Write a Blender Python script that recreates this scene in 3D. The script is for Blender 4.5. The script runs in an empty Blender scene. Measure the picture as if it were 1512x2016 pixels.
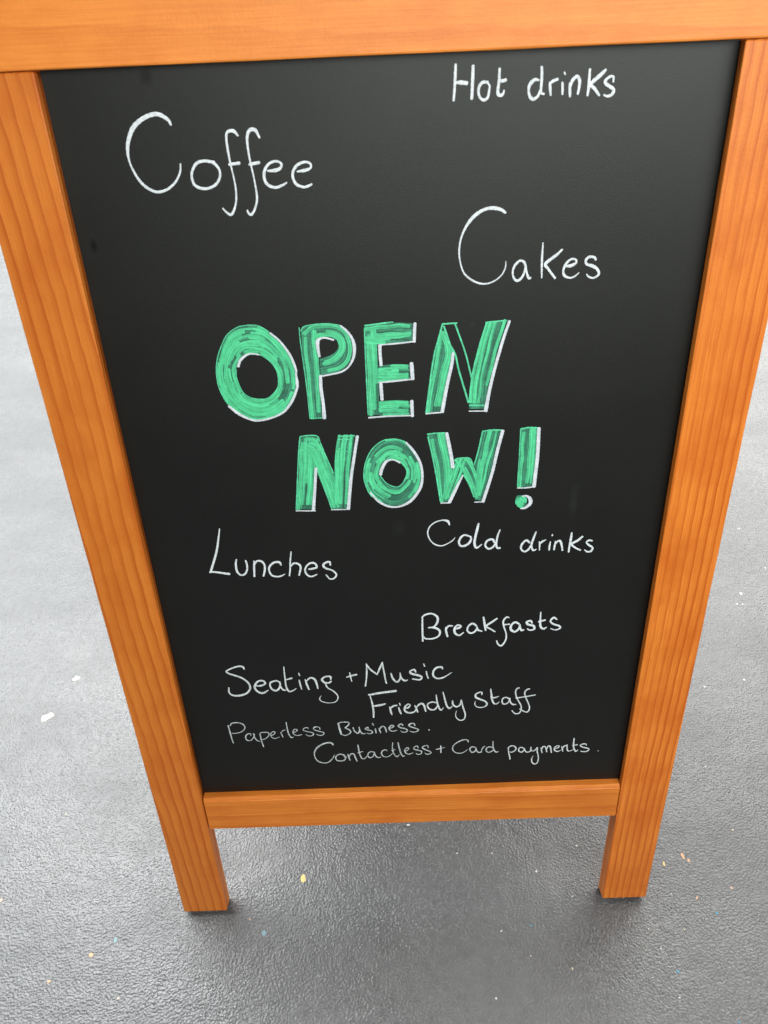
import bpy, bmesh, math, random
from mathutils import Matrix, Vector
random.seed(7)
sc = bpy.context.scene
col = sc.collection

# ------------------------------------------------------------------ camera
cam_data = bpy.data.cameras.new('camera')
cam_data.sensor_fit = 'VERTICAL'
cam_data.sensor_height = 24.0
cam_data.lens = 24.0 * 1518.0 / 2016.0
cam_data.clip_start = 0.02
cam_data.clip_end = 100
cam_data.dof.use_dof = True
cam_data.dof.focus_distance = 0.86
cam_data.dof.aperture_fstop = 8.5
cam = bpy.data.objects.new('camera', cam_data)
col.objects.link(cam)
cam.matrix_world = Matrix(((0.9992160, 0.0379673, 0.0112148, -0.0088194),
                           (-0.0188969, 0.7063408, -0.7076197, -0.3562998),
                           (-0.0347878, 0.7068530, 0.7065045, 1.1052070),
                           (0, 0, 0, 1)))
sc.camera = cam

# ------------------------------------------------------------------ light
w = bpy.data.worlds.new('World')
sc.world = w
w.use_nodes = True
w.node_tree.nodes['Background'].inputs[0].default_value = (0.93, 0.97, 1.0, 1)
w.node_tree.nodes['Background'].inputs[1].default_value = 0.18

def window_light(name, loc, target, sx, sy, power, color):
    ld = bpy.data.lights.new(name, 'AREA')
    ld.shape = 'RECTANGLE'; ld.size = sx; ld.size_y = sy
    ld.energy = power; ld.color = color
    o = bpy.data.objects.new(name, ld); col.objects.link(o)
    o.location = loc
    o.rotation_euler = (Vector(target) - Vector(loc)).to_track_quat('-Z', 'Y').to_euler()
    return o

# tall glazing beyond the sign (its glare lies on the floor), brighter to the left
window_light('window_light_back_left', (-2.2, 2.7, 1.4), (-0.5, 0.4, 0.2), 2.6, 2.4, 88, (0.98, 1.0, 0.99))
window_light('window_light_back_right', (2.0, 2.8, 1.4), (0.4, 0.3, 0.2), 2.0, 2.3, 88, (1.0, 0.985, 0.95))
# roof lights behind the sign, left of it and (dimmer) right of it
window_light('roof_light_left', (-1.2, 1.5, 2.75), (-1.1, 1.3, 0.0), 3.3, 1.8, 235, (0.98, 0.99, 1.0))
window_light('roof_light_right', (1.55, 1.5, 2.75), (1.45, 1.3, 0.0), 1.9, 1.8, 66, (1.0, 0.985, 0.95))
# daylight coming in behind the photographer
window_light('window_light_front', (0.72, -1.2, 1.72), (0.0, 0.2, 0.95), 2.5, 0.9, 52, (1.0, 0.985, 0.95))

sc.view_settings.view_transform = 'Standard'
sc.view_settings.look = 'None'
sc.view_settings.exposure = 0.0
sc.view_settings.gamma = 1.0

LEAN = math.radians(15)
T = 0.020                      # thickness of the timber
FOOT = 0.005                   # the feet are sawn off square-ish: the back edge reaches this much lower
ZP = -0.011                    # face of the board, behind the face of the frame
# frame coordinates: x across, y up along the leaning frame, z out of its face
FRONT = Matrix(((1, 0, 0, 0),
                (0, math.sin(LEAN), -math.cos(LEAN), 0),
                (0, math.cos(LEAN), math.sin(LEAN), T * math.sin(LEAN) + FOOT * math.cos(LEAN)),
                (0, 0, 0, 1)))
WORDS = [
["Hot drinks",[[[48.5,965.5,1.9],[48.3,959.6,2.1],[47.9,951.6,1.9],[47.2,942.6,1.8]],[[48.8,954.1,1.7],[52.0,954.0,2.8],[56.8,953.4,2.8]],[[61.0,964.2,2.1],[60.9,957.5,2.4],[60.7,950.3,2.3],[60.4,943.1,2.1]],[[71.9,953.4,1.9],[68.0,953.4,2.3],[65.5,950.5,2.1],[65.4,946.4,1.9],[67.1,943.1,1.9],[69.9,942.1,2.1],[72.2,944.1,1.9],[73.0,948.6,1.7],[73.2,951.0,1.4],[71.5,953.3,1.6]],[[80.1,961.8,1.7],[80.0,954.4,2.1],[79.3,947.9,2.3],[79.8,945.2,2.6],[82.0,944.7,2.3],[83.5,946.1,1.6],[83.8,947.9,1.0]],[[79.5,954.3,1.7],[82.5,953.8,2.3],[85.0,954.4,2.3]],[[108.9,953.3,1.4],[105.6,953.6,2.4],[102.4,950.7,2.6],[101.7,946.7,1.7],[103.0,942.9,2.3],[105.4,941.2,2.3],[108.6,943.1,1.9],[110.0,946.7,1.6]],[[110.3,961.7,1.7],[110.8,954.8,2.1],[110.6,948.3,1.9],[110.8,945.2,1.8],[113.0,944.3,1.6]],[[116.8,951.8,1.4],[117.2,948.1,2.1],[117.9,943.3,1.4]],[[116.5,949.9,1.4],[118.6,952.1,2.1],[122.2,953.4,2.1]],[[125.8,951.2,1.6],[126.3,947.7,1.9],[126.4,943.6,1.6]],[[126.8,957.6,1.2],[127.5,956.1,1.2]],[[131.2,950.6,1.4],[131.6,946.7,2.1],[132.1,941.9,1.6]],[[131.9,948.3,1.4],[133.1,952.3,2.4],[136.2,954.6,2.4],[138.1,952.1,2.4],[138.3,948.1,2.1],[137.6,943.2,1.6]],[[145.0,958.8,1.7],[145.1,952.7,2.1],[145.2,947.8,2.3],[144.8,942.0,1.6]],[[156.5,958.0,1.9],[153.0,954.8,2.8],[146.8,949.5,2.6],[149.7,946.2,2.3],[153.3,941.9,1.8]],[[162.7,950.0,1.2],[162.3,953.5,1.7],[159.1,953.1,1.9],[156.7,950.2,2.3],[159.7,947.7,2.4],[163.4,945.3,2.3],[162.6,942.2,2.3],[159.5,941.1,1.8],[156.6,942.1,1.2]]]],
["Coffee",[[[-161.8,934.8,1.6],[-163.7,938.6,2.5],[-170.9,942.3,3.1],[-180.7,940.2,3.1],[-189.6,934.5,3.5],[-195.0,926.2,3.0],[-197.3,918.7,2.4],[-197.3,910.9,1.4],[-194.9,902.9,1.8],[-190.9,895.8,2.1],[-184.8,890.8,2.1],[-178.6,889.3,2.1],[-171.1,891.5,1.9],[-164.8,896.3,1.7],[-160.5,902.6,1.4],[-159.2,908.4,1.2]],[[-133.8,908.4,2.4],[-140.6,909.6,2.2],[-146.6,908.4,2.4],[-150.5,904.2,2.0],[-152.2,899.3,1.9],[-151.2,893.7,2.1],[-147.3,890.9,2.3],[-141.4,890.3,2.1],[-135.1,892.6,2.1],[-131.1,897.4,1.9],[-130.4,902.4,1.8],[-132.5,906.4,2.2],[-134.8,908.4,2.4]],[[-113.3,925.7,1.4],[-116.3,929.0,2.6],[-120.8,928.5,2.0],[-122.2,924.3,1.8],[-122.1,915.7,1.8],[-121.5,906.9,1.4],[-120.3,897.0,1.2],[-119.9,887.0,1.5],[-121.5,877.8,1.5],[-125.6,870.8,2.1],[-129.2,872.5,1.7],[-131.8,875.5,1.3]],[[-122.6,906.4,2.0],[-118.5,906.8,2.2],[-114.6,907.1,2.4]],[[-97.4,923.7,1.4],[-100.2,929.1,2.6],[-104.5,928.8,2.6],[-106.7,923.7,2.0],[-106.9,915.1,1.6],[-106.2,906.3,1.4],[-104.9,895.4,1.2],[-104.3,882.3,1.7],[-106.9,874.2,1.7],[-110.2,870.1,2.1],[-112.3,871.3,1.7],[-112.9,873.4,1.3]],[[-107.4,905.8,1.8],[-103.5,906.4,2.4],[-99.6,906.9,2.2]],[[-94.1,900.9,1.4],[-88.1,901.0,2.7],[-84.1,902.5,2.1],[-83.1,905.4,1.8],[-86.8,907.3,1.8],[-92.4,905.8,2.0],[-96.3,901.0,2.3],[-97.0,895.1,2.3],[-94.6,890.8,2.3],[-89.4,889.0,2.1],[-84.4,890.1,1.9],[-80.3,892.1,1.2]],[[-71.6,899.5,1.2],[-65.5,900.2,2.5],[-61.3,901.6,1.6],[-61.1,904.6,1.8],[-65.0,905.9,1.8],[-70.5,904.4,2.2],[-74.4,900.2,2.1],[-75.2,895.2,2.1],[-72.9,890.6,2.3],[-67.7,888.4,1.9],[-63.3,889.3,1.9],[-61.2,890.2,1.5]]]],
["Cakes",[[[88.3,863.5,2.0],[84.9,865.8,2.5],[79.2,867.3,2.9],[72.8,866.9,2.5],[66.8,864.1,2.7],[61.2,859.4,2.7],[56.5,852.5,1.9],[53.6,845.1,1.4],[52.3,836.6,1.4],[53.1,828.0,1.1],[56.1,819.1,1.4],[61.6,813.6,1.6],[68.9,809.9,1.6],[75.3,809.4,1.3],[81.5,811.4,1.1],[86.8,815.6,1.1],[89.7,821.2,1.1],[90.1,826.5,0.5]],[[106.1,822.2,1.8],[104.7,825.4,2.1],[101.1,826.4,1.8],[97.3,822.7,2.1],[95.9,817.5,1.6],[97.3,812.5,1.8],[100.1,810.7,2.3],[103.6,813.2,2.0],[105.6,818.0,1.6],[106.2,822.8,1.6]],[[106.4,822.1,1.4],[107.3,817.0,1.6],[109.3,812.3,2.3],[110.9,812.9,1.3]],[[119.1,839.7,1.0],[119.0,829.6,1.8],[119.3,820.9,1.6],[119.8,812.1,1.1]],[[134.9,834.0,1.4],[130.7,830.0,2.3],[122.3,823.4,2.7],[124.8,818.9,2.0],[130.7,811.5,1.8]],[[139.0,820.8,2.1],[143.0,821.0,2.7],[146.9,823.3,1.8],[145.8,825.9,1.6],[141.8,825.7,1.8],[138.1,821.5,2.1],[136.9,816.7,1.8],[138.3,813.1,2.2],[142.9,811.3,1.6],[146.5,812.3,1.4],[149.8,815.1,0.7]],[[162.6,824.8,1.8],[160.8,826.9,2.1],[156.8,827.2,2.1],[154.5,824.7,2.1],[155.5,821.6,2.0],[160.1,820.1,2.7],[164.4,817.3,2.3],[166.0,813.3,2.0],[162.4,810.5,1.6],[158.3,811.4,1.6],[156.1,813.7,1.1]]]],
["Lunches",[[[-176.5,586.0,1.1],[-179.3,574.5,1.8],[-183.6,559.0,2.2],[-192.8,535.8,2.3]],[[-193.6,535.9,1.8],[-188.6,536.0,2.1],[-174.2,533.0,2.8]],[[-165.0,550.0,1.4],[-166.3,544.6,2.0],[-166.2,535.9,2.3],[-163.1,531.3,1.8],[-158.8,532.4,2.1],[-155.8,537.9,1.8],[-155.4,544.2,2.0],[-156.1,548.5,1.6]],[[-147.8,547.3,1.6],[-148.8,538.9,2.1],[-149.7,528.8,1.8]],[[-148.3,542.6,1.6],[-145.0,547.2,2.0],[-140.4,546.6,2.5],[-138.0,542.1,2.0],[-138.5,535.9,2.1],[-140.6,528.9,1.8]],[[-121.5,541.2,1.4],[-123.0,544.9,2.5],[-128.2,544.8,2.3],[-132.8,540.7,2.3],[-134.2,535.7,1.8],[-132.4,530.0,2.1],[-128.0,527.9,1.8],[-123.2,528.3,1.8],[-119.1,530.5,1.1]],[[-110.1,556.7,1.3],[-112.2,544.7,1.6],[-112.9,537.3,1.6],[-114.6,528.2,1.4]],[[-112.2,539.5,1.4],[-108.7,543.1,2.0],[-104.1,541.9,2.3],[-102.5,537.4,2.1],[-104.9,528.4,1.6]],[[-94.7,535.4,1.6],[-90.7,535.8,2.3],[-86.4,537.6,2.1],[-88.1,542.1,2.3],[-92.2,542.6,2.3],[-96.6,539.0,1.8],[-98.4,533.5,1.8],[-96.5,528.4,2.1],[-92.5,526.5,1.8],[-86.9,528.8,1.4]],[[-72.7,539.2,1.4],[-73.3,543.2,2.3],[-77.2,542.5,2.3],[-79.8,539.5,2.5],[-77.7,535.9,2.3],[-71.1,532.9,1.8],[-67.5,527.7,1.8],[-70.2,523.4,1.9],[-74.5,522.9,1.4],[-77.9,528.2,1.2]]]],
["Cold drinks",[[[45.7,580.3,1.1],[43.9,584.7,2.7],[38.4,586.1,1.3],[31.0,583.7,1.3],[25.8,578.2,1.3],[24.5,571.0,1.3],[27.1,563.6,1.1],[32.1,558.5,1.6],[38.4,557.1,1.4],[44.6,559.8,1.1],[49.0,563.0,1.1],[51.1,566.2,0.5]],[[66.4,566.1,1.9],[60.7,568.4,1.9],[57.0,566.2,2.4],[54.9,560.8,2.2],[56.5,556.3,2.2],[60.9,556.1,2.5],[65.2,559.6,2.5],[66.8,564.0,1.9],[65.7,566.7,1.6]],[[73.7,581.1,1.6],[72.4,574.0,2.7],[70.5,563.8,2.4],[70.3,557.2,2.5],[72.3,553.1,2.2],[77.4,557.0,1.1]],[[89.9,558.3,2.2],[87.6,562.3,2.5],[82.7,561.1,2.2],[80.7,556.0,1.9],[83.6,551.7,2.2],[87.9,553.0,2.2],[91.5,558.5,1.6]],[[94.6,573.0,1.1],[92.5,565.8,1.9],[91.6,557.0,1.9],[92.6,552.2,2.2],[95.4,552.1,2.2]],[[124.1,557.0,2.2],[120.8,559.8,2.2],[117.0,555.9,2.2],[116.0,550.7,1.9],[119.2,546.8,1.9],[123.3,548.9,2.2],[126.1,554.7,1.6]],[[129.8,569.3,1.4],[127.6,561.3,2.2],[126.1,554.0,1.9],[128.0,547.9,1.9],[131.2,549.0,1.1]],[[133.6,557.8,1.1],[134.2,552.9,1.6],[134.3,547.7,1.1]],[[134.2,555.1,1.4],[136.5,557.7,2.2],[139.8,559.6,1.1]],[[144.4,557.3,1.1],[144.0,552.4,1.9],[143.8,547.5,1.7]],[[145.7,565.5,1.4],[145.8,564.0,1.6]],[[149.4,557.7,1.1],[149.0,553.0,1.9],[148.6,547.6,1.7]],[[149.4,554.4,1.4],[152.1,558.0,1.9],[154.4,556.9,2.5],[156.1,551.2,1.9],[157.0,546.6,1.7]],[[164.5,566.7,1.6],[164.2,559.7,2.5],[163.4,549.4,1.9],[163.2,544.6,1.9]],[[175.4,562.1,1.9],[171.4,557.9,2.7],[165.6,553.7,2.5],[169.7,549.1,1.9],[174.6,546.2,1.9]],[[185.4,556.5,1.6],[182.3,557.4,2.2],[179.8,554.9,1.6],[182.6,551.8,2.2],[186.4,548.6,1.9],[185.2,544.6,2.2],[181.5,544.1,1.7],[178.7,546.4,1.1]]]],
["Breakfasts",[[[17.9,471.1,1.5],[17.7,455.6,2.0],[17.9,438.0,1.8]],[[17.4,469.8,1.3],[21.0,473.1,2.3],[27.7,474.2,2.0],[33.3,469.7,2.5],[33.3,462.7,2.5],[29.9,457.2,2.0],[24.0,455.9,1.8]],[[24.8,456.3,1.5],[32.1,455.0,2.6],[36.0,450.5,2.3],[34.3,444.1,2.1],[27.5,441.1,2.1],[20.1,441.9,1.8],[19.4,444.4,1.0]],[[42.2,455.9,1.5],[42.5,450.2,2.3],[44.1,443.2,2.1]],[[42.0,452.4,1.3],[45.0,457.2,2.3],[49.2,457.3,1.8]],[[52.6,453.2,1.8],[56.3,454.6,2.8],[58.0,456.9,1.8],[54.6,458.2,1.8],[51.5,454.1,2.6],[51.9,447.6,2.6],[56.4,444.5,2.1],[60.9,448.2,1.3]],[[74.3,456.2,2.0],[70.3,459.5,2.5],[65.9,456.3,2.0],[64.8,450.6,2.0],[68.3,446.9,2.3],[72.7,448.8,2.1],[75.1,453.7,2.0]],[[74.6,455.1,1.5],[76.1,450.8,2.3],[80.1,449.0,1.8]],[[81.3,467.5,1.8],[82.7,458.3,2.5],[84.0,449.7,1.8]],[[95.4,465.1,2.0],[90.4,460.8,2.5],[84.4,455.4,2.3],[89.0,451.6,2.0],[93.7,447.8,1.8]],[[107.9,465.6,1.3],[105.3,466.4,1.8],[102.2,461.7,2.0],[102.8,454.6,1.8],[105.7,444.4,1.5],[105.4,435.7,1.8],[101.2,428.6,2.1],[97.6,431.0,1.8],[96.0,435.5,1.6]],[[102.9,456.5,1.8],[108.7,457.1,1.8]],[[118.6,457.0,2.3],[114.6,459.4,2.5],[110.6,455.6,2.5],[110.5,449.9,2.8],[114.6,446.9,2.6],[118.4,450.3,2.3],[119.8,455.9,1.8]],[[119.3,455.2,1.5],[121.3,448.7,2.6],[124.1,449.0,1.8]],[[132.3,457.5,1.5],[130.5,460.6,2.5],[126.4,459.1,2.5],[128.2,455.9,2.8],[133.9,453.8,2.6],[134.8,449.5,2.3],[130.3,448.3,1.8],[127.7,450.3,1.5]],[[140.4,471.4,1.3],[140.6,459.9,2.0],[141.3,452.8,2.6],[144.3,449.5,2.6],[147.6,451.4,1.5]],[[138.9,459.1,2.0],[145.8,461.1,2.0]],[[157.8,461.1,1.5],[154.3,463.8,2.5],[151.2,459.4,2.0],[154.6,455.3,2.3],[160.7,452.6,2.3],[162.0,449.7,2.0],[157.4,447.5,1.5],[151.9,449.5,1.0]]]],
["Seating",[[[-175.5,408.1,1.4],[-177.0,411.9,2.6],[-182.0,412.6,2.1],[-190.6,409.4,1.9],[-195.3,406.1,2.1],[-192.5,402.8,2.1],[-181.0,396.9,2.4],[-174.2,389.8,2.1],[-172.4,381.5,2.2],[-176.7,374.4,2.4],[-184.4,371.0,2.9],[-192.7,371.4,2.4],[-196.3,375.8,1.9],[-195.7,383.3,1.4]],[[-165.1,383.9,1.9],[-159.9,384.1,2.6],[-155.3,386.9,2.1],[-157.1,390.8,2.6],[-162.3,390.6,2.4],[-166.5,385.4,2.6],[-167.2,379.9,2.6],[-164.1,374.9,2.4],[-159.1,373.3,2.9],[-153.0,377.2,1.2]],[[-138.9,387.5,1.7],[-142.7,390.4,2.1],[-148.6,388.6,2.4],[-150.3,385.3,1.9],[-149.1,379.1,2.4],[-144.8,376.1,2.6],[-140.8,379.4,2.2],[-138.8,386.1,1.7]],[[-139.0,388.9,1.2],[-139.0,382.0,1.9],[-136.4,376.7,2.2],[-133.3,376.5,1.4]],[[-132.6,410.0,1.2],[-132.9,394.0,1.7],[-132.8,381.7,1.9],[-130.4,374.5,2.2],[-125.6,375.6,1.7],[-122.0,378.5,0.7]],[[-133.2,391.0,1.4],[-125.4,393.4,2.4]],[[-117.8,390.6,1.2],[-117.1,383.7,1.9],[-116.2,376.8,1.2]],[[-117.3,400.3,1.4],[-116.6,396.5,1.4]],[[-111.0,390.9,1.4],[-109.9,383.4,2.2],[-108.1,376.2,1.7]],[[-109.9,388.8,1.4],[-105.4,393.0,2.4],[-101.0,391.1,2.6],[-99.0,384.2,2.4],[-98.3,377.1,1.4]],[[-83.3,389.2,1.4],[-83.3,393.7,2.4],[-88.9,394.0,2.1],[-92.8,390.1,2.6],[-90.6,385.9,2.6],[-86.0,385.0,2.4],[-82.8,387.3,1.9]],[[-89.6,384.9,1.7],[-87.6,378.2,1.7],[-81.2,372.4,1.7],[-77.1,364.6,1.5],[-80.2,357.0,1.2],[-88.7,355.7,1.0],[-95.8,358.5,1.2],[-97.6,362.7,1.2],[-95.4,366.8,0.5]]]],
["plus",[[[-62.1,398.6,1.1],[-61.5,391.7,1.5],[-60.5,385.6,1.1]],[[-65.8,391.9,1.5],[-60.0,393.9,2.4],[-54.7,395.1,2.2]]]],
["Music",[[[-43.3,410.1,1.1],[-43.6,397.1,1.8],[-44.6,387.1,1.5],[-46.0,378.1,1.8]],[[-43.5,409.5,1.5],[-39.6,401.9,2.2],[-32.8,394.7,2.0]],[[-32.6,393.9,1.5],[-29.2,402.7,2.2],[-26.0,411.4,1.5]],[[-26.2,411.4,1.3],[-24.7,396.2,1.8],[-23.3,383.6,1.6],[-22.4,380.8,1.3]],[[-17.3,395.3,1.5],[-15.5,387.7,2.2],[-10.9,382.4,2.0],[-7.3,388.5,2.0],[-7.4,395.7,1.1]],[[-7.5,393.6,1.1],[-5.5,386.8,2.0],[-2.2,383.9,2.4],[0.5,385.0,1.1]],[[9.7,395.3,1.3],[8.1,399.4,2.4],[3.3,396.8,2.0],[5.6,393.6,2.9],[13.2,390.7,2.9],[16.2,388.1,2.0],[13.6,384.7,2.2],[6.0,386.3,1.8]],[[21.1,396.6,1.3],[21.8,390.9,1.8],[23.2,386.2,1.3]],[[18.4,407.2,1.3],[19.3,403.5,1.5]],[[38.7,399.2,1.5],[37.5,401.8,2.6],[32.3,401.0,2.8],[28.7,396.2,2.2],[28.9,389.4,2.2],[33.2,385.8,2.2],[39.8,387.0,2.0],[48.9,393.8,0.7]]]],
["Friendly",[[[-43.0,365.5,2.4],[-41.6,364.6,1.8]],[[-42.4,364.9,2.6],[-30.6,367.2,3.1],[-12.7,369.5,3.1]],[[-41.5,363.3,1.3],[-39.5,350.6,2.0],[-38.8,339.8,2.2],[-39.1,330.7,1.7]],[[-37.8,348.1,2.4],[-31.3,349.1,3.0],[-25.1,350.7,2.0]],[[-20.4,346.5,1.1],[-19.6,340.5,2.4],[-18.3,334.0,1.5]],[[-20.1,342.7,1.3],[-16.8,346.8,2.4],[-12.4,348.0,2.0]],[[-10.5,345.1,1.3],[-9.5,340.1,2.2],[-7.9,334.9,1.7]],[[-9.3,351.3,1.3],[-8.6,348.0,1.5]],[[-2.7,343.5,1.7],[0.1,343.9,2.4],[2.4,347.5,1.5],[0.2,349.5,2.0],[-3.4,345.1,2.2],[-3.6,339.8,2.2],[0.3,336.4,2.4],[6.3,337.1,2.2],[9.5,341.8,0.9]],[[7.7,347.3,1.1],[9.2,342.9,2.2],[10.9,336.9,1.7]],[[9.2,344.0,1.3],[13.6,349.1,2.6],[17.5,347.9,2.6],[19.8,337.6,1.7]],[[31.7,349.8,1.5],[27.8,351.4,2.0],[23.1,349.7,1.8],[21.8,345.5,1.7],[24.6,340.6,2.2],[29.3,339.8,2.1],[32.5,343.9,1.7],[33.5,348.7,1.1]],[[31.6,362.0,1.3],[32.5,352.4,1.8],[34.5,343.3,2.0],[36.8,338.9,1.9],[39.8,342.5,0.9]],[[39.2,366.0,1.1],[41.6,353.1,2.0],[43.5,345.0,2.2],[46.3,341.2,2.2],[49.2,343.7,1.1]],[[49.7,352.7,1.3],[50.5,346.3,2.4],[54.2,343.1,2.2],[58.1,345.9,1.9],[59.6,353.3,1.3]],[[59.6,352.7,1.3],[61.7,341.5,1.9],[64.2,331.7,1.7],[63.1,324.1,1.7],[58.8,322.2,1.7],[54.8,325.6,1.3],[53.3,331.1,0.9],[54.3,337.0,0.7]]]],
["Staff",[[[82.2,359.1,1.3],[82.2,362.7,1.9],[79.2,362.8,1.9],[75.5,360.1,1.9],[75.9,355.8,2.8],[80.4,352.6,2.7],[86.2,349.3,2.1],[88.4,344.9,2.0],[85.8,341.2,1.5],[80.7,340.3,1.4],[76.5,342.0,1.4],[74.7,346.0,1.1],[75.5,350.3,0.6]],[[91.9,367.3,1.3],[92.9,359.2,2.2],[93.9,351.5,2.4],[96.5,345.4,2.1],[99.7,345.3,1.5],[102.2,348.1,0.6]],[[93.1,354.5,1.5],[96.9,354.4,2.1],[100.9,355.9,1.2]],[[113.6,351.0,1.5],[110.2,354.0,1.8],[106.4,353.1,1.8],[105.0,348.9,1.6],[106.5,344.5,2.0],[110.3,344.8,1.8],[112.7,348.1,1.6],[113.8,352.7,1.5]],[[113.5,351.5,1.2],[114.7,346.3,1.9],[117.7,343.1,2.0],[120.7,343.2,1.5]],[[123.4,367.7,1.6],[121.0,366.8,1.8],[119.5,362.2,1.6],[121.0,353.7,1.6],[124.6,345.8,1.5],[126.8,339.7,1.5],[126.5,332.7,1.4],[124.1,329.2,1.5],[120.2,329.5,1.5],[116.5,334.2,1.4]],[[134.8,365.7,1.8],[131.8,364.6,1.8],[129.7,360.0,1.6],[131.5,352.3,1.5],[134.5,344.5,1.5],[136.2,337.5,1.5],[134.6,331.5,1.7],[130.4,332.1,1.7],[125.4,336.3,1.4]],[[120.5,352.7,1.8],[129.9,354.3,1.9],[141.9,356.5,1.3]]]],
["Paperless",[[[-204.5,326.4,1.4],[-203.8,315.0,1.6],[-203.1,304.4,1.4],[-202.3,298.2,1.4]],[[-202.3,325.7,1.2],[-199.2,329.6,1.8],[-192.5,329.8,1.6],[-187.4,327.0,1.4],[-186.0,321.7,1.2],[-190.1,316.1,1.2],[-196.3,313.8,1.2],[-201.8,313.8,1.0]],[[-180.7,309.0,0.8],[-180.9,312.2,1.2],[-184.3,311.8,1.6],[-186.9,307.8,1.4],[-186.3,302.5,1.4],[-181.8,301.6,1.2],[-177.7,306.8,1.2],[-176.3,311.4,1.0]],[[-177.7,312.4,0.8],[-176.6,305.5,1.2],[-174.6,301.3,1.4],[-171.4,299.4,1.0]],[[-170.1,312.5,1.0],[-169.8,305.2,1.4],[-169.1,296.9,1.4],[-168.2,290.6,1.4]],[[-169.3,313.2,1.2],[-164.2,313.7,1.4],[-159.9,312.4,1.4],[-161.1,307.1,1.2],[-165.4,303.2,1.2],[-168.2,302.5,0.8]],[[-157.6,308.4,1.2],[-154.5,309.7,1.2],[-152.6,313.2,1.2],[-154.8,314.4,1.2],[-157.8,310.5,1.2],[-157.4,305.8,1.2],[-153.4,303.5,1.2],[-148.3,305.6,0.6]],[[-146.3,312.9,0.8],[-145.5,309.9,1.2],[-144.2,305.1,1.0]],[[-145.7,312.5,0.8],[-143.3,315.4,1.2],[-140.6,316.4,0.8]],[[-138.3,328.1,1.2],[-138.1,318.9,1.4],[-137.1,309.5,1.6],[-134.8,304.1,1.4],[-132.2,304.8,0.8]],[[-131.3,312.1,1.0],[-128.2,313.7,1.4],[-126.9,316.0,1.2],[-129.6,317.1,1.2],[-132.1,313.3,1.2],[-130.8,308.6,1.2],[-126.7,307.2,1.2],[-122.2,308.5,0.8]],[[-114.0,317.1,1.0],[-115.5,319.2,1.2],[-119.2,317.7,1.2],[-119.7,314.5,1.2],[-114.4,312.5,1.2],[-109.1,309.9,1.4],[-110.2,306.4,1.4],[-115.0,305.9,1.0],[-117.7,308.6,0.8]],[[-100.8,315.3,1.0],[-102.0,319.2,1.2],[-107.1,319.1,1.6],[-108.0,315.7,1.2],[-102.5,312.7,1.2],[-97.2,310.5,1.2],[-98.1,307.0,1.2],[-102.2,306.1,1.2],[-105.6,308.2,0.8]]]],
["Business.",[[[-79.7,323.6,1.8],[-78.8,316.0,2.4],[-77.3,306.0,2.2]],[[-80.0,323.6,1.4],[-75.2,325.1,1.4],[-68.1,324.5,1.4],[-68.1,320.7,1.6],[-72.0,316.3,1.8]],[[-72.0,315.9,1.4],[-67.6,312.6,1.8],[-66.3,309.0,1.4],[-69.3,305.7,1.4],[-73.6,304.3,1.2],[-77.3,306.6,1.2]],[[-63.2,316.4,1.2],[-61.8,310.6,1.8],[-58.2,306.9,1.8],[-56.0,311.4,1.6],[-56.4,316.7,1.0]],[[-56.1,314.4,1.0],[-54.7,308.5,1.8],[-51.9,306.0,1.6],[-48.9,306.4,0.8]],[[-46.0,313.9,1.2],[-46.8,315.9,1.8],[-49.4,314.0,1.6],[-47.4,312.0,1.8],[-42.4,310.2,1.6],[-41.7,307.0,1.6],[-45.2,305.7,1.2],[-47.5,306.9,0.8]],[[-38.0,313.5,1.0],[-37.7,310.0,1.6],[-37.3,306.5,1.2]],[[-40.8,322.1,1.4],[-40.0,318.6,1.6]],[[-33.8,314.4,1.0],[-33.1,310.9,1.6],[-32.0,306.6,1.2]],[[-33.2,312.7,1.2],[-30.3,316.6,1.8],[-27.4,315.9,1.8],[-26.1,311.8,1.6],[-25.4,307.1,1.2]],[[-22.0,313.5,1.2],[-18.6,314.5,1.6],[-16.7,317.1,1.4],[-19.3,318.0,1.6],[-22.1,314.5,1.6],[-21.4,310.4,1.6],[-17.9,308.7,1.4],[-13.3,310.0,0.8]],[[-6.3,316.6,1.2],[-7.9,319.6,1.6],[-11.4,317.4,1.8],[-9.8,314.1,1.8],[-4.3,312.2,1.8],[-1.4,309.4,1.4],[-3.6,306.6,1.4],[-7.4,307.0,1.2],[-9.1,309.0,0.8]],[[7.4,315.9,1.2],[5.9,319.8,1.6],[1.7,319.1,2.0],[0.4,316.3,1.8],[4.1,313.8,1.6],[9.6,311.2,1.6],[11.2,309.1,1.4],[8.2,306.6,1.4],[4.0,306.5,1.2],[1.5,308.1,0.8]],[[23.2,309.3,1.8],[23.4,308.3,1.8]]]],
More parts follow.
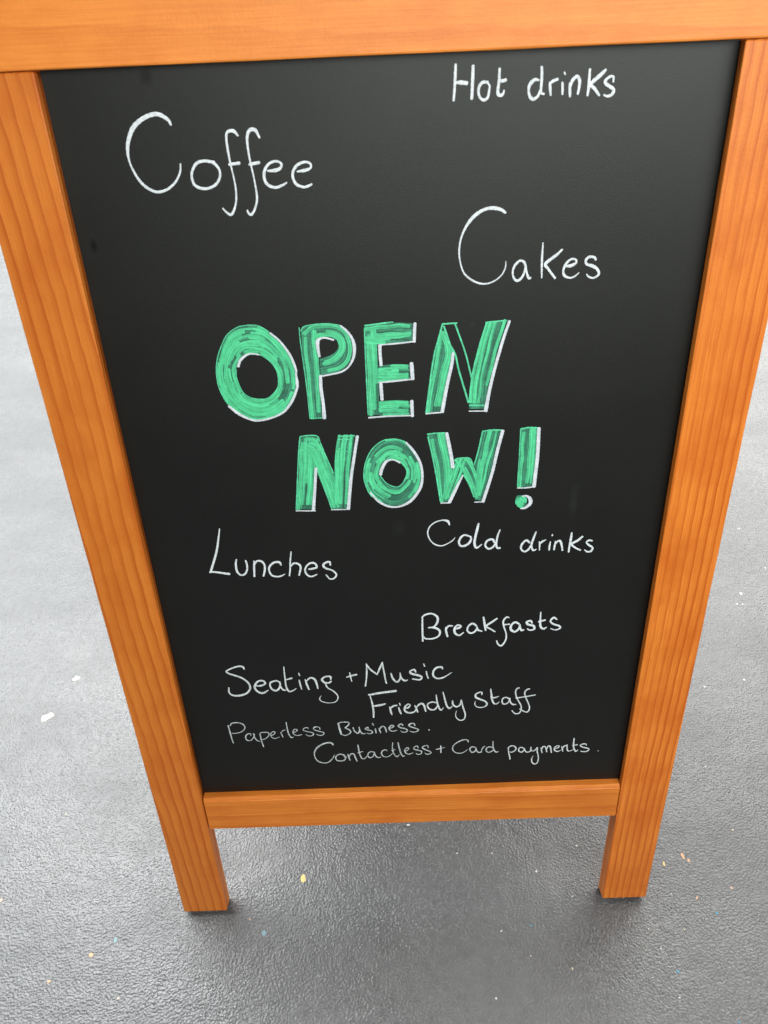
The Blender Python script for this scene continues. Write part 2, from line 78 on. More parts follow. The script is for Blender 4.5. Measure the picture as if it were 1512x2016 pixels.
["Contactless",[[[-87.9,289.4,1.8],[-89.4,292.6,2.3],[-94.2,293.4,2.2],[-100.7,291.0,2.2],[-106.7,285.9,2.2],[-110.3,278.7,1.5],[-110.4,270.7,1.2],[-107.4,264.1,1.5],[-102.3,261.1,1.4],[-96.6,261.0,1.4],[-92.1,264.8,1.4],[-88.9,269.7,1.0],[-87.4,273.6,0.7]],[[-75.6,269.0,1.5],[-76.7,272.6,1.9],[-80.8,274.3,1.5],[-84.9,272.0,1.7],[-86.3,268.1,1.5],[-84.7,264.0,1.5],[-80.1,263.0,1.5],[-76.1,264.6,1.5],[-74.2,269.0,1.2],[-74.7,271.0,0.7]],[[-71.8,273.9,1.2],[-70.9,268.8,1.9],[-69.8,263.7,1.4]],[[-70.8,269.8,1.2],[-68.1,273.9,1.9],[-64.9,274.0,1.7],[-63.5,268.5,1.7],[-61.6,261.8,1.4]],[[-59.2,288.5,1.5],[-58.6,280.2,1.7],[-57.6,272.2,1.5],[-55.5,266.1,1.5],[-52.3,266.1,1.2],[-49.2,270.3,0.7]],[[-59.9,275.5,1.2],[-56.7,276.6,1.4],[-53.8,277.7,0.7]],[[-41.2,275.8,1.4],[-44.3,277.0,1.5],[-47.6,274.7,1.5],[-48.5,270.7,1.4],[-46.6,267.1,1.5],[-42.6,268.9,1.5],[-40.6,274.8,1.4]],[[-40.8,276.3,1.2],[-39.7,270.3,1.7],[-36.7,266.7,1.7],[-33.7,267.5,0.9]],[[-25.7,277.1,1.0],[-27.3,279.1,1.5],[-30.9,277.8,1.7],[-32.5,273.9,1.5],[-31.2,269.4,1.4],[-27.4,267.5,1.2],[-23.1,269.0,1.0],[-19.4,273.3,0.7]],[[-18.9,290.5,1.0],[-19.5,281.2,1.3],[-18.4,273.2,1.4],[-15.4,267.6,1.5],[-13.3,268.0,1.2],[-11.9,270.9,0.7]],[[-20.7,277.8,1.0],[-16.4,279.3,1.2]],[[-12.9,290.5,1.2],[-11.6,281.8,1.7],[-9.9,272.8,1.7],[-7.6,267.7,1.7],[-5.5,268.6,0.9]],[[-4.9,275.6,1.2],[-1.7,277.9,1.4],[-0.6,280.8,1.2],[-2.7,281.4,1.2],[-5.4,278.1,1.5],[-4.6,273.6,1.5],[-0.5,270.9,1.4],[4.5,273.1,0.7]],[[10.3,280.3,1.0],[9.5,283.7,1.3],[6.1,282.4,1.3],[5.4,279.0,1.4],[9.9,276.8,1.7],[14.1,275.1,1.4],[13.7,271.2,1.4],[10.1,269.9,1.4],[7.7,272.0,0.8]],[[22.2,280.2,1.0],[20.9,284.2,1.3],[16.6,282.9,1.5],[15.4,280.5,1.7],[18.7,277.4,1.9],[23.9,274.2,1.5],[25.3,271.9,1.4],[22.5,269.8,1.5],[19.3,270.4,1.2],[17.9,272.5,0.7]]]],
["plus",[[[36.7,282.4,1.2],[36.7,276.5,1.5],[36.8,270.8,1.2]],[[31.1,276.6,1.0],[35.3,277.6,1.4],[41.6,279.4,0.5]]]],
["Card",[[[68.4,286.3,1.0],[67.9,289.5,1.6],[64.2,290.8,1.6],[58.3,288.6,1.6],[52.4,283.4,1.4],[50.4,277.9,1.4],[51.9,272.2,1.3],[56.5,269.2,1.3],[61.2,269.4,1.1],[65.2,272.0,1.0],[67.8,274.9,0.5]],[[77.0,277.2,1.4],[73.7,278.9,1.8],[70.9,276.9,1.8],[70.8,272.7,1.6],[73.2,269.8,1.8],[76.5,271.5,1.8],[77.9,275.6,1.4]],[[77.6,276.6,1.1],[78.5,271.9,1.6],[81.2,269.2,1.6],[83.8,270.2,1.1]],[[83.9,269.4,1.1],[84.3,273.4,1.4],[86.3,278.0,1.6],[87.9,278.9,1.3]],[[96.3,276.6,1.3],[92.9,278.0,1.8],[89.7,275.5,1.6],[89.8,271.3,1.6],[92.5,269.0,1.6],[96.5,271.0,1.6],[98.4,274.2,1.3]],[[97.0,286.7,1.1],[97.2,277.9,1.6],[99.1,271.3,1.9],[101.9,268.8,1.8],[103.9,270.2,0.8]]]],
["payments.",[[[115.0,276.2,1.1],[115.8,267.7,1.3],[117.1,262.0,1.5],[117.9,256.3,1.5]],[[115.0,275.2,1.0],[117.7,277.9,1.6],[121.7,277.7,1.8],[124.2,273.4,1.6],[122.1,269.3,1.6],[118.8,267.7,1.3],[116.9,269.1,0.6]],[[133.2,273.4,1.3],[130.4,275.2,1.8],[127.5,273.7,1.6],[127.8,269.0,1.6],[130.8,267.4,1.8],[133.0,269.7,1.6],[134.2,273.4,1.1]],[[133.5,273.4,1.0],[135.4,268.6,1.6],[137.9,266.8,1.6]],[[137.9,266.8,1.3],[141.1,268.8,1.6],[141.4,275.3,1.1]],[[141.0,274.0,1.0],[142.7,269.2,1.4],[146.0,269.5,1.4],[148.7,274.1,1.4]],[[149.1,274.3,1.4],[149.1,268.0,1.6],[151.0,258.4,1.3],[150.5,249.9,1.5],[147.3,247.0,1.6],[144.1,250.2,1.5],[143.3,256.0,1.3],[144.7,260.8,0.6]],[[153.2,273.8,1.0],[154.0,269.6,1.6],[154.9,265.3,1.3]],[[153.8,270.5,1.1],[155.6,275.6,1.8],[158.3,274.5,1.6],[160.3,266.5,1.4]],[[159.6,270.7,1.0],[161.5,276.2,1.8],[163.9,274.7,1.8],[165.7,265.3,1.6]],[[169.8,271.6,1.3],[173.0,272.9,1.6],[174.1,275.6,1.4],[171.8,276.2,1.6],[169.0,273.1,1.8],[169.3,268.9,1.8],[172.8,266.8,1.6],[176.6,269.0,0.6]],[[177.0,275.0,1.1],[178.0,270.8,1.6],[178.8,266.7,1.1]],[[178.1,271.2,1.1],[180.1,275.3,1.8],[183.0,276.6,1.6]],[[183.3,277.5,1.3],[183.4,271.9,1.6],[184.8,267.2,1.6],[188.1,267.5,1.3],[190.1,269.0,0.6]],[[190.5,287.7,1.3],[190.4,279.0,1.9],[191.4,271.5,1.9],[193.8,266.3,2.1],[196.3,268.5,1.0]],[[189.2,275.8,1.3],[194.9,276.9,1.8]],[[205.6,275.5,1.1],[204.4,277.9,1.8],[200.5,277.6,1.9],[198.5,275.4,1.8],[201.5,272.9,1.9],[207.0,270.8,1.8],[209.2,268.8,1.4],[206.8,265.6,1.6],[202.2,265.4,1.5],[199.5,266.5,1.0]],[[220.0,266.1,1.4],[220.3,265.7,1.4]]]]
]
LETTERS = [
{"name":"O","edges":[[[-124.0,783.5,0.7],[-114.6,782.0,0.7],[-105.7,775.4,0.7],[-97.9,765.6,0.7],[-91.5,754.4,0.7],[-89.1,742.2,0.7],[-89.5,728.9,0.7],[-94.0,715.6,0.8],[-103.4,705.1,0.8],[-115.2,698.7,0.8],[-128.3,698.2,0.8],[-140.7,703.7,0.8],[-150.4,714.0,0.8],[-155.7,727.9,0.7],[-156.5,741.2,0.7],[-154.1,754.2,0.7],[-149.4,765.0,0.7],[-142.6,775.6,0.7],[-133.0,781.9,0.7],[-124.0,783.5,0.7]],[[-123.7,758.0,0.7],[-116.7,757.1,0.7],[-109.3,751.4,0.7],[-104.7,743.8,0.7],[-103.6,736.2,0.7],[-104.9,727.7,0.7],[-110.0,721.1,0.8],[-115.9,717.5,0.8],[-122.3,717.3,0.8],[-129.5,719.0,0.8],[-135.3,723.6,0.7],[-138.0,731.0,0.7],[-139.5,738.6,0.7],[-138.8,745.2,0.7]]],"white":[[[-106.1,775.9,2.1],[-98.5,768.4,2.1],[-91.3,756.2,2.5],[-87.6,744.0,2.4],[-87.7,738.4,2.0],[-87.5,730.8,3.2],[-88.5,725.0,2.6],[-94.2,713.6,2.8],[-102.6,704.1,2.3],[-114.3,699.1,2.1],[-125.6,697.3,2.5],[-132.9,698.9,2.3],[-142.4,704.8,3.3],[-149.7,712.0,2.5]],[[-136.6,747.9,2.6],[-134.1,753.4,2.9],[-128.2,757.8,2.3],[-122.7,758.7,1.6],[-117.5,757.5,1.4]]],"bars":[],"ring":[[[-124.0,783.5],[-114.6,782.0],[-105.7,775.4],[-97.9,765.6],[-91.5,754.4],[-89.1,742.2],[-89.5,728.9],[-94.0,715.6],[-103.4,705.1],[-115.2,698.7],[-128.4,697.7],[-140.7,703.7],[-150.4,714.0],[-155.7,727.9],[-156.5,741.2],[-154.1,754.2],[-149.4,765.0],[-142.6,775.6],[-133.0,781.9]],[[-123.7,758.0],[-116.7,757.1],[-109.3,751.4],[-104.7,743.8],[-103.6,736.2],[-104.9,727.7],[-110.0,721.1],[-115.9,717.5],[-122.3,717.3],[-129.5,719.0],[-135.3,723.6],[-138.0,731.0],[-139.2,738.6],[-138.8,745.2],[-136.5,748.9],[-135.2,751.6],[-133.1,754.3],[-130.6,756.5],[-127.3,757.7]]]},
{"name":"P","edges":[[[-81.4,779.5,0.7],[-81.4,767.7,0.7],[-80.7,751.2,0.7],[-79.7,726.6,0.7],[-79.3,697.1,0.8]],[[-80.3,776.6,0.9],[-77.2,780.0,0.9],[-69.2,781.5,0.9],[-56.9,781.7,0.9],[-46.6,779.8,0.9]],[[-79.1,697.1,1.0],[-67.9,697.1,1.0]]],"white":[[[-46.7,779.8,1.8],[-41.6,775.0,2.3],[-37.6,768.6,2.7],[-36.1,761.3,3.6],[-37.2,752.1,2.7],[-41.8,744.0,1.8],[-48.3,739.6,2.0],[-57.5,737.6,1.8],[-65.7,736.3,1.7]],[[-66.8,736.5,3.3],[-67.2,724.1,3.7],[-66.4,710.5,3.4],[-66.5,697.1,4.2]],[[-66.3,753.8,2.4],[-67.1,761.6,3.6],[-66.8,767.1,4.1],[-64.4,769.5,2.3],[-59.6,769.9,2.0],[-53.1,767.8,2.1]]],"bars":[[[[-80.3,776.6],[-80.4,758.5],[-79.8,736.1],[-79.1,697.1]],[[-67.0,776.0],[-67.1,758.0],[-67.1,735.6],[-67.9,697.1]]],[[[-80.2,775.3],[-77.2,780.0],[-69.2,781.5],[-56.9,781.4],[-46.6,779.6],[-40.8,773.2],[-37.5,763.1],[-38.5,754.0],[-42.1,745.8],[-51.0,739.7],[-66.6,737.0]],[[-67.6,768.0],[-65.7,769.7],[-63.0,770.5],[-56.9,770.7],[-52.6,768.7],[-50.1,766.4],[-49.3,763.2],[-50.6,759.1],[-54.4,755.6],[-59.9,753.1],[-66.3,751.5]]]]},
{"name":"E","edges":[[[-26.3,778.8,1.3],[-14.1,779.9,1.3],[-2.8,780.9,1.3]],[[-26.7,775.6,0.9],[-27.1,745.6,0.9],[-27.3,698.3,1.0]]],"white":[[[15.8,779.2,3.3],[15.3,772.1,3.3],[14.9,763.5,3.3]],[[-13.5,761.9,1.3],[1.6,762.6,1.7],[14.9,763.7,1.5]],[[-14.4,761.7,3.5],[-14.4,754.6,3.4],[-14.0,743.9,3.4]],[[12.2,744.7,3.8],[12.5,738.1,4.2],[12.9,730.3,3.8]],[[-16.7,728.4,1.5],[-3.1,729.2,2.1],[13.8,730.3,1.5]],[[-14.8,727.1,3.7],[-14.7,719.6,3.7],[-14.4,712.3,3.3]],[[11.7,710.2,3.7],[11.8,702.3,3.6],[12.0,695.6,3.4]],[[-27.0,695.9,1.8],[-9.9,696.5,1.8],[13.1,696.3,1.4]]],"bars":[[[[-26.4,776.5],[-27.1,745.6],[-27.1,697.8]],[[-17.0,776.2],[-16.9,745.2],[-17.0,697.8]]],[[[-25.9,778.4],[-3.3,780.3],[13.8,779.0]],[[-26.6,763.6],[-13.0,762.3],[13.5,763.3]]],[[[-16.1,743.7],[-1.7,744.0],[10.3,743.2]],[[-16.7,728.8],[-3.1,729.0],[10.5,730.4]]],[[[-16.5,710.6],[-1.8,711.0],[9.6,710.0]],[[-17.1,696.8],[-4.1,696.8],[9.8,696.7]]]]},
{"name":"N","edges":[[[38.9,777.5,1.3],[35.4,764.7,1.3],[30.7,745.1,1.3],[24.2,698.2,1.4]],[[40.0,775.6,1.5],[42.2,769.1,1.5],[47.8,752.0,1.5]],[[38.6,777.5,1.3],[50.8,777.9,1.3]],[[49.4,777.1,1.3],[53.6,765.9,1.3],[59.3,748.7,1.3],[64.1,729.1,1.3]],[[40.0,767.3,1.5],[49.2,752.0,1.5],[53.0,736.4,1.5],[61.8,706.3,1.6]],[[75.3,777.4,1.3],[84.1,777.9,1.3],[92.6,778.2,1.3]],[[75.6,776.9,1.1],[70.2,757.7,1.1],[64.7,732.1,1.1],[62.3,706.3,1.2]],[[62.8,703.7,1.6],[75.7,703.1,1.6]]],"white":[[[47.8,752.0,3.2],[46.9,742.5,3.4],[42.8,723.1,3.5],[38.5,698.6,4.0]],[[24.2,697.4,1.6],[31.4,697.9,1.8],[39.5,698.2,1.4]],[[94.9,777.9,2.7],[90.5,763.4,3.1],[85.3,742.8,3.2],[80.4,719.6,3.5],[77.1,698.0,4.2]],[[62.4,698.3,1.2],[76.3,697.9,1.4]]],"bars":[[[[38.6,775.7],[33.6,758.3],[28.8,731.6],[24.2,698.2]],[[39.5,767.8],[47.8,752.0],[42.8,729.0],[37.1,699.2]]],[[[75.6,776.9],[70.2,757.7],[64.7,732.1],[62.4,700.1]],[[92.6,778.5],[86.7,755.1],[81.1,727.4],[75.8,699.6]]]]},
{"name":"N","edges":[[[-89.9,679.9,0.9],[-81.8,680.7,0.9],[-74.2,679.4,0.9],[-71.8,672.1,0.9]],[[-90.0,679.4,0.9],[-92.9,662.1,0.9],[-100.5,604.4,1.0]],[[-92.0,666.4,1.1],[-83.1,665.7,1.1],[-73.6,665.9,1.1]],[[-71.8,671.7,1.3],[-68.1,659.2,1.3],[-62.4,641.5,1.3]],[[-76.9,646.0,1.3],[-72.2,628.1,1.3],[-66.5,604.0,1.3]],[[-55.5,678.9,1.2],[-40.6,678.7,1.2]],[[-55.7,675.7,1.1],[-43.8,675.1,1.1]],[[-58.3,663.5,1.1],[-45.4,663.4,1.1]]],"white":[[[-78.1,647.5,3.3],[-80.8,626.4,3.2],[-84.2,603.2,3.9]],[[-100.7,603.2,1.3],[-82.3,602.4,1.5]],[[-38.1,678.2,3.4],[-41.7,659.9,3.3],[-46.1,636.9,3.5],[-50.8,603.3,3.9]],[[-67.0,602.9,1.2],[-49.9,602.7,1.3]]],"bars":[[[[-90.4,679.5],[-92.9,662.1],[-95.5,639.0],[-100.5,604.4]],[[-72.8,676.4],[-77.4,661.5],[-80.2,638.3],[-84.9,603.7]]],[[[-86.9,680.2],[-74.2,679.7],[-71.8,671.7],[-60.5,631.5],[-57.9,605.1]],[[-80.8,661.6],[-78.4,650.0],[-73.7,632.1],[-66.8,605.0],[-61.6,602.7]]],[[[-55.5,679.4],[-58.5,667.3],[-61.3,645.4],[-65.2,603.4]],[[-40.6,678.7],[-43.9,660.0],[-47.4,636.9],[-50.8,603.3]]]]},
{"name":"O","edges":[[[-5.5,674.2,0.9],[3.0,671.7,0.9],[6.4,669.2,0.9]],[[-12.3,673.8,0.9],[-19.3,670.3,0.9],[-26.5,663.1,0.9],[-31.2,653.7,0.9],[-33.9,643.2,0.9],[-34.1,632.4,0.9],[-31.1,621.3,0.9],[-27.8,615.1,1.0]],[[0.3,650.5,0.9],[4.9,643.5,0.9],[5.6,637.6,0.9],[1.9,628.8,0.9],[-2.6,624.8,0.9],[-7.9,625.5,0.9],[-14.0,629.5,0.9],[-18.9,636.7,0.9]],[[-29.1,644.0,0.9],[-29.2,632.2,0.9],[-24.9,620.0,0.9],[-16.4,612.5,1.0]]],"white":[[[5.7,670.2,2.0],[12.2,661.4,3.1],[18.0,649.7,2.9],[20.0,637.9,2.8],[19.0,626.1,3.2],[14.9,617.3,3.6],[7.6,608.4,3.4],[-2.4,603.7,2.3],[-12.2,604.2,2.5],[-21.8,610.2,2.9],[-29.4,620.2,1.7]],[[-18.7,638.4,3.5],[-17.3,644.4,3.9],[-13.1,651.5,3.3],[-7.0,653.2,1.6],[-0.2,650.0,2.0]]],"bars":[],"ring":[[[-5.5,674.2],[3.0,671.7],[10.5,664.4],[16.4,653.6],[19.2,641.9],[18.6,628.1],[14.0,616.3],[6.7,608.5],[-4.1,604.3],[-14.8,605.8],[-24.4,611.9],[-31.1,621.3],[-34.1,632.4],[-33.9,643.2],[-31.2,653.7],[-26.5,663.1],[-19.3,670.3],[-12.3,673.8]],[[-7.0,653.2],[-1.9,651.0],[2.4,647.5],[4.8,642.5],[5.1,636.6],[2.8,630.8],[-1.7,625.5],[-5.3,625.0],[-9.7,626.4],[-14.0,629.5],[-17.3,633.6],[-19.3,637.7],[-19.2,641.6],[-17.7,645.4],[-15.9,648.3],[-14.1,650.1],[-12.3,651.5],[-9.6,652.8]]]},
{"name":"W","edges":[[[25.2,677.3,1.2],[32.4,677.9,1.2],[40.9,677.8,1.2]],[[25.6,675.0,1.2],[29.3,656.9,1.3],[32.6,637.4,1.3],[36.9,607.1,1.3]],[[49.6,649.3,1.1],[52.2,651.6,1.1],[63.4,651.6,1.1],[67.0,643.7,1.1]],[[74.9,678.0,1.2],[83.3,679.0,1.2],[91.8,678.6,1.2]],[[74.9,677.5,1.1],[71.1,657.0,1.1],[67.9,644.6,1.1]],[[58.4,634.8,1.3],[63.9,624.2,1.3],[68.5,610.9,1.3]]],"white":[[[42.6,677.8,3.6],[44.8,665.7,4.0],[47.0,653.3,4.0],[48.3,643.1,4.2]],[[57.6,634.3,1.7],[52.4,622.7,3.4],[45.4,606.3,4.0]],[[36.9,605.7,1.5],[45.4,605.5,1.5]],[[93.1,678.1,3.9],[89.1,659.1,3.6],[84.7,635.1,3.5],[77.1,605.4,3.8]],[[69.1,605.3,1.3],[78.0,605.3,1.3]]],"bars":[[[[25.2,676.9],[28.0,662.7],[31.8,641.3],[36.9,606.6]],[[40.9,677.6],[43.5,662.0],[47.5,640.7],[44.5,606.8]]],[[[52.2,651.6],[49.6,644.5],[43.6,627.0],[36.9,607.1]],[[63.4,651.6],[57.6,635.3],[52.4,620.6],[44.5,606.3]]],[[[49.6,650.3],[56.6,640.3],[63.0,624.2],[69.9,607.7]],[[63.4,651.1],[68.8,639.7],[74.5,621.7],[75.7,607.5]]],[[[74.8,678.4],[71.1,658.0],[68.0,639.8],[69.5,607.8]],[[92.2,678.6],[87.5,654.4],[83.0,633.2],[75.8,606.0]]]]},
{"name":"!","edges":[[[109.6,678.8,1.4],[116.3,679.9,1.4],[124.4,679.3,1.4]],[[109.2,678.8,0.7],[109.3,649.6,0.7],[109.0,620.2,0.8]]],"white":[[[125.6,679.2,3.9],[126.0,652.7,4.0],[125.2,633.4,4.1],[124.5,619.5,4.3]],[[109.1,618.7,1.3],[117.0,618.6,1.5],[124.9,619.5,1.5]],[[113.9,609.9,1.3],[118.4,609.7,2.7],[121.7,606.5,4.4],[122.0,601.4,4.4],[117.3,596.9,2.9],[113.3,596.4,1.5]]],"bars":[[[[109.1,679.7],[109.3,649.6],[109.0,619.2]],[[124.4,679.1],[124.5,649.0],[123.6,619.1]]]],"disc":[[107.9,606.1],[109.1,609.6],[112.1,610.5],[115.7,609.8],[118.5,606.6],[119.0,601.5],[117.2,597.5],[113.7,596.1],[110.0,598.8],[108.0,602.5]]}
]
FLECKS = [[-0.5849, 0.3071, 25.3, 14.6, 35, "cream"], [-0.556, 0.3802, 14.0, 9.4, 20, "cream"], [-0.1514, 0.0425, 8.5, 12.1, 0, "yellow"], [0.3743, 0.055, 5.6, 9.2, 20, "orange"], [0.3809, 0.0487, 4.1, 6.3, 0, "orange"], [0.3457, 0.045, 3.5, 7.0, 0, "yellow"], [0.4269, 0.0113, 4.0, 4.1, 0, "pink"], [0.3772, -0.0001, 4.0, 4.0, 0, "orange"], [0.3974, -0.019, 3.3, 3.9, 0, "blue"], [0.3275, -0.0858, 5.0, 2.9, 0, "blue"], [-0.4232, -0.0456, 6.7, 6.2, 45, "orange"], [-0.4701, -0.0746, 5.9, 4.2, 0, "orange"], [-0.5658, 0.026, 5.7, 4.9, 0, "pink"], [-0.1999, -0.0261, 8.1, 8.6, 0, "teal"], [-0.3957, -0.0289, 6.1, 8.8, 0, "teal"], [0.1124, -0.0327, 4.0, 1.8, 40, "white"], [0.1698, 0.0405, 2.8, 3.4, 0, "white"], [0.0965, -0.1089, 3.1, 2.7, 0, "white"], [0.3213, -0.1139, 2.5, 2.2, 0, "white"], [0.1964, -0.0787, 2.6, 3.5, 0, "tan"], [0.4549, 0.0883, 3.5, 3.0, 0, "tan"], [0.1524, -0.0272, 2.7, 1.9, 0, "blue"], [-0.2198, -0.0087, 2.7, 2.5, 0, "pink"], [0.6113, 0.5083, 6.3, 6.1, 0, "white"], [0.5964, 0.4859, 2.7, 3.6, 0, "white"], [0.6057, 0.4843, 2.7, 3.6, 0, "white"], [0.6623, 0.6675, 3.9, 4.3, 0, "white"], [0.6758, 0.5654, 2.8, 3.9, 0, "white"], [0.5552, 0.3313, 4.1, 4.0, 0, "white"], [0.4873, 0.3206, 3.3, 3.9, 0, "white"], [0.4462, 0.1841, 3.0, 2.5, 0, "white"], [0.2313, 0.0736, 2.8, 2.9, 0, "white"], [0.2128, 0.0069, 2.0, 2.0, 0, "white"], [-0.5085, 0.1438, 3.1, 4.0, 0, "tan"], [0.3036, -0.0359, 2.6, 1.9, 0, "white"], [0.3131, -0.0595, 2.6, 2.4, 0, "white"], [0.3492, -0.0378, 2.6, 1.9, 0, "tan"], [0.2942, -0.0916, 1.9, 1.7, 0, "white"], [0.3451, 0.006, 2.0, 2.0, 0, "white"], [-0.3766, -0.0957, 3.9, 2.9, 0, "tan"], [0.1462, -0.0629, 1.9, 1.8, 0, "white"], [0.3848, -0.1411, 3.0, 2.2, 0, "blue"], [-0.004, 0.1109, 7.3, 2.2, 0, "white"], [0.0633, 0.0685, 2.8, 2.1, 0, "white"], [0.1115, 0.067, 2.1, 2.1, 0, "white"]]

# ------------------------------------------------------------------ node helpers
def mat(name):
    m = bpy.data.materials.new(name); m.use_nodes = True
    nt = m.node_tree; nt.nodes.clear()
    out = nt.nodes.new('ShaderNodeOutputMaterial')
    p = nt.nodes.new('ShaderNodeBsdfPrincipled')
    nt.links.new(p.outputs[0], out.inputs[0])
    return m, nt, p, out

def N(nt, typ, **kw):
    n = nt.nodes.new(typ)
    for k, v in kw.items():
        if k.startswith('i_'):
            key = k[2:]
            key = int(key) if key.isdigit() else key.replace('_', ' ')
            s = n.inputs[key]
            if isinstance(v, bpy.types.NodeSocket): nt.links.new(v, s)
            else: s.default_value = v
        else: setattr(n, k, v)
    return n

def M(nt, op, a, b=None, c=None, clamp=False):
    n = nt.nodes.new('ShaderNodeMath'); n.operation = op; n.use_clamp = clamp
    for i, v in enumerate((a, b, c)):
        if v is None: continue
        if isinstance(v, bpy.types.NodeSocket): nt.links.new(v, n.inputs[i])
        else: n.inputs[i].default_value = v
    return n.outputs[0]

def mix(nt, f, a, b, mode='MIX'):
    n = nt.nodes.new('ShaderNodeMix'); n.data_type = 'RGBA'; n.blend_type = mode
    for k, v in ((0, f), (6, a), (7, b)):
        if isinstance(v, bpy.types.NodeSocket): nt.links.new(v, n.inputs[k])
        else: n.inputs[k].default_value = v if k == 0 else (*v, 1)
    return n.outputs[2]

def ramp(nt, f, stops):
    n = nt.nodes.new('ShaderNodeValToRGB')
    e = n.color_ramp.elements
    while len(e) < len(stops): e.new(0.5)
    for el, (p, c) in zip(e, stops):
        el.position = p; el.color = (c, c, c, 1) if not hasattr(c, '__len__') else (*c, 1)
    nt.links.new(f, n.inputs[0])
    return n.outputs[0]

def noise(nt, vec, scale, detail=3, rough=0.5, dist=0.0):
    n = N(nt, 'ShaderNodeTexNoise', i_Scale=scale, i_Detail=detail, i_Roughness=rough, i_Distortion=dist)
    nt.links.new(vec, n.inputs['Vector'])
    return n.outputs['Fac']

def mapped(nt, vec, scale, loc=(0, 0, 0)):
    n = N(nt, 'ShaderNodeMapping'); nt.links.new(vec, n.inputs[0])
    n.inputs['Scale'].default_value = scale; n.inputs['Location'].default_value = loc
    return n.outputs[0]

# ------------------------------------------------------------------ materials
def wood(name, axis, seed, period, warp, ring_dark, slope, fine, tint=(1, 1, 1), blotch=0.3, sharp=3.0):
    """stained pine; grain runs along 'axis' (x or y of the frame)"""
    m, nt, p, out = mat(name)
    co = N(nt, 'ShaderNodeTexCoord').outputs['Object']
    sep = N(nt, 'ShaderNodeSeparateXYZ'); nt.links.new(co, sep.inputs[0])
    ac, al = (sep.outputs[0], sep.outputs[1]) if axis == 'y' else (sep.outputs[1], sep.outputs[0])
    dz = sep.outputs[2]
    cb = N(nt, 'ShaderNodeCombineXYZ'); nt.links.new(ac, cb.inputs[0]); nt.links.new(al, cb.inputs[1]); nt.links.new(dz, cb.inputs[2])
    v = cb.outputs[0]
    wv = mapped(nt, v, (5, 1.6, 5), (seed, seed * 2.3, 0))
    wn = noise(nt, wv, 1.0, 2, 0.45)
    wn2 = noise(nt, mapped(nt, v, (30, 24, 30), (seed, 0, 3)), 1.0, 3, 0.55)
    ringc = M(nt, 'MULTIPLY', M(nt, 'ADD', M(nt, 'ADD', ac, M(nt, 'MULTIPLY', al, slope)), M(nt, 'MULTIPLY', dz, 0.6)), 1.0 / period)
    ringc = M(nt, 'ADD', ringc, M(nt, 'MULTIPLY', wn, warp))
    ringc = M(nt, 'ADD', ringc, M(nt, 'MULTIPLY', wn2, 0.34))
    fr = M(nt, 'FRACT', M(nt, 'ADD', ringc, 20.0 + seed))
    late = M(nt, 'POWER', fr, sharp)
    # soften the jump from latewood back to earlywood
    edge = ramp(nt, fr, [(0.0, 1.0), (0.07, 0.0)])
    late = M(nt, 'MAXIMUM', late, edge)
    # rings are not all equally strong
    rn = noise(nt, mapped(nt, v, (28, 2.2, 28), (seed * 3, 1, 2)), 1.0, 2, 0.5)
    late = M(nt, 'MULTIPLY', late, ramp(nt, rn, [(0.3, 0.35), (0.65, 1.0)]))
    fib = noise(nt, mapped(nt, v, (900, 14, 900), (seed, 5, 0)), 1.0, 4, 0.6)
    fib2 = noise(nt, mapped(nt, v, (330, 22, 330), (seed, 9, 0)), 1.0, 3, 0.6)
    bl = noise(nt, mapped(nt, v, (26, 16, 26), (seed * 1.7, 2, 0)), 1.0, 4, 0.6)
    L = (0.82 * tint[0], 0.262 * tint[1], 0.034 * tint[2])
    D = (0.50 * tint[0], 0.100 * tint[1], 0.006 * tint[2])
    c = mix(nt, M(nt, 'MULTIPLY', late, ring_dark), L, D)
    c = mix(nt, M(nt, 'MULTIPLY', ramp(nt, bl, [(0.42, 0.0), (0.7, 1.0)]), blotch), c, (D[0] * 1.08, D[1] * 1.05, D[2]))
    c = mix(nt, M(nt, 'MULTIPLY', ramp(nt, fib, [(0.35, 1.0), (0.62, 0.0)]), fine), c, (D[0] * 0.9, D[1] * 0.85, D[2] * 0.9))
    pore = ramp(nt, fib2, [(0.66, 0.0), (0.78, 1.0)])
    c = mix(nt, M(nt, 'MULTIPLY', pore, fine * 1.2), c, (D[0] * 0.75, D[1] * 0.62, D[2] * 0.7))
    nt.links.new(c, p.inputs['Base Color'])
    p.inputs['Roughness'].default_value = 0.42
    p.inputs['Specular IOR Level'].default_value = 0.35
    h = M(nt, 'ADD', M(nt, 'MULTIPLY', fib, 0.5), M(nt, 'ADD', M(nt, 'MULTIPLY', late, 0.5), noise(nt, v, 420, 2)))
    b = N(nt, 'ShaderNodeBump', i_Strength=0.22, i_Distance=0.0006, i_Height=h)
    nt.links.new(b.outputs[0], p.inputs['Normal'])
    return m

wood_left = wood('stained_pine_left', 'y', 1.3, 0.0112, 2.3, 1.05, 0.03, 0.24, tint=(0.82, 0.80, 0.80), blotch=0.4, sharp=3.2)
wood_right = wood('stained_pine_right', 'y', 4.1, 0.0082, 2.3, 1.15, -0.015, 0.42, tint=(0.96, 0.93, 0.9), blotch=0.55, sharp=4.0)
wood_top = wood('stained_pine_top', 'x', 7.7, 0.024, 2.6, 0.34, 0.02, 0.22, tint=(1.0, 1.06, 1.3), blotch=0.35, sharp=3.0)
wood_bottom = wood('stained_pine_bottom', 'x', 2.6, 0.020, 2.0, 0.6, 0.012, 0.35, tint=(0.90, 0.92, 0.95), blotch=0.4, sharp=3.0)

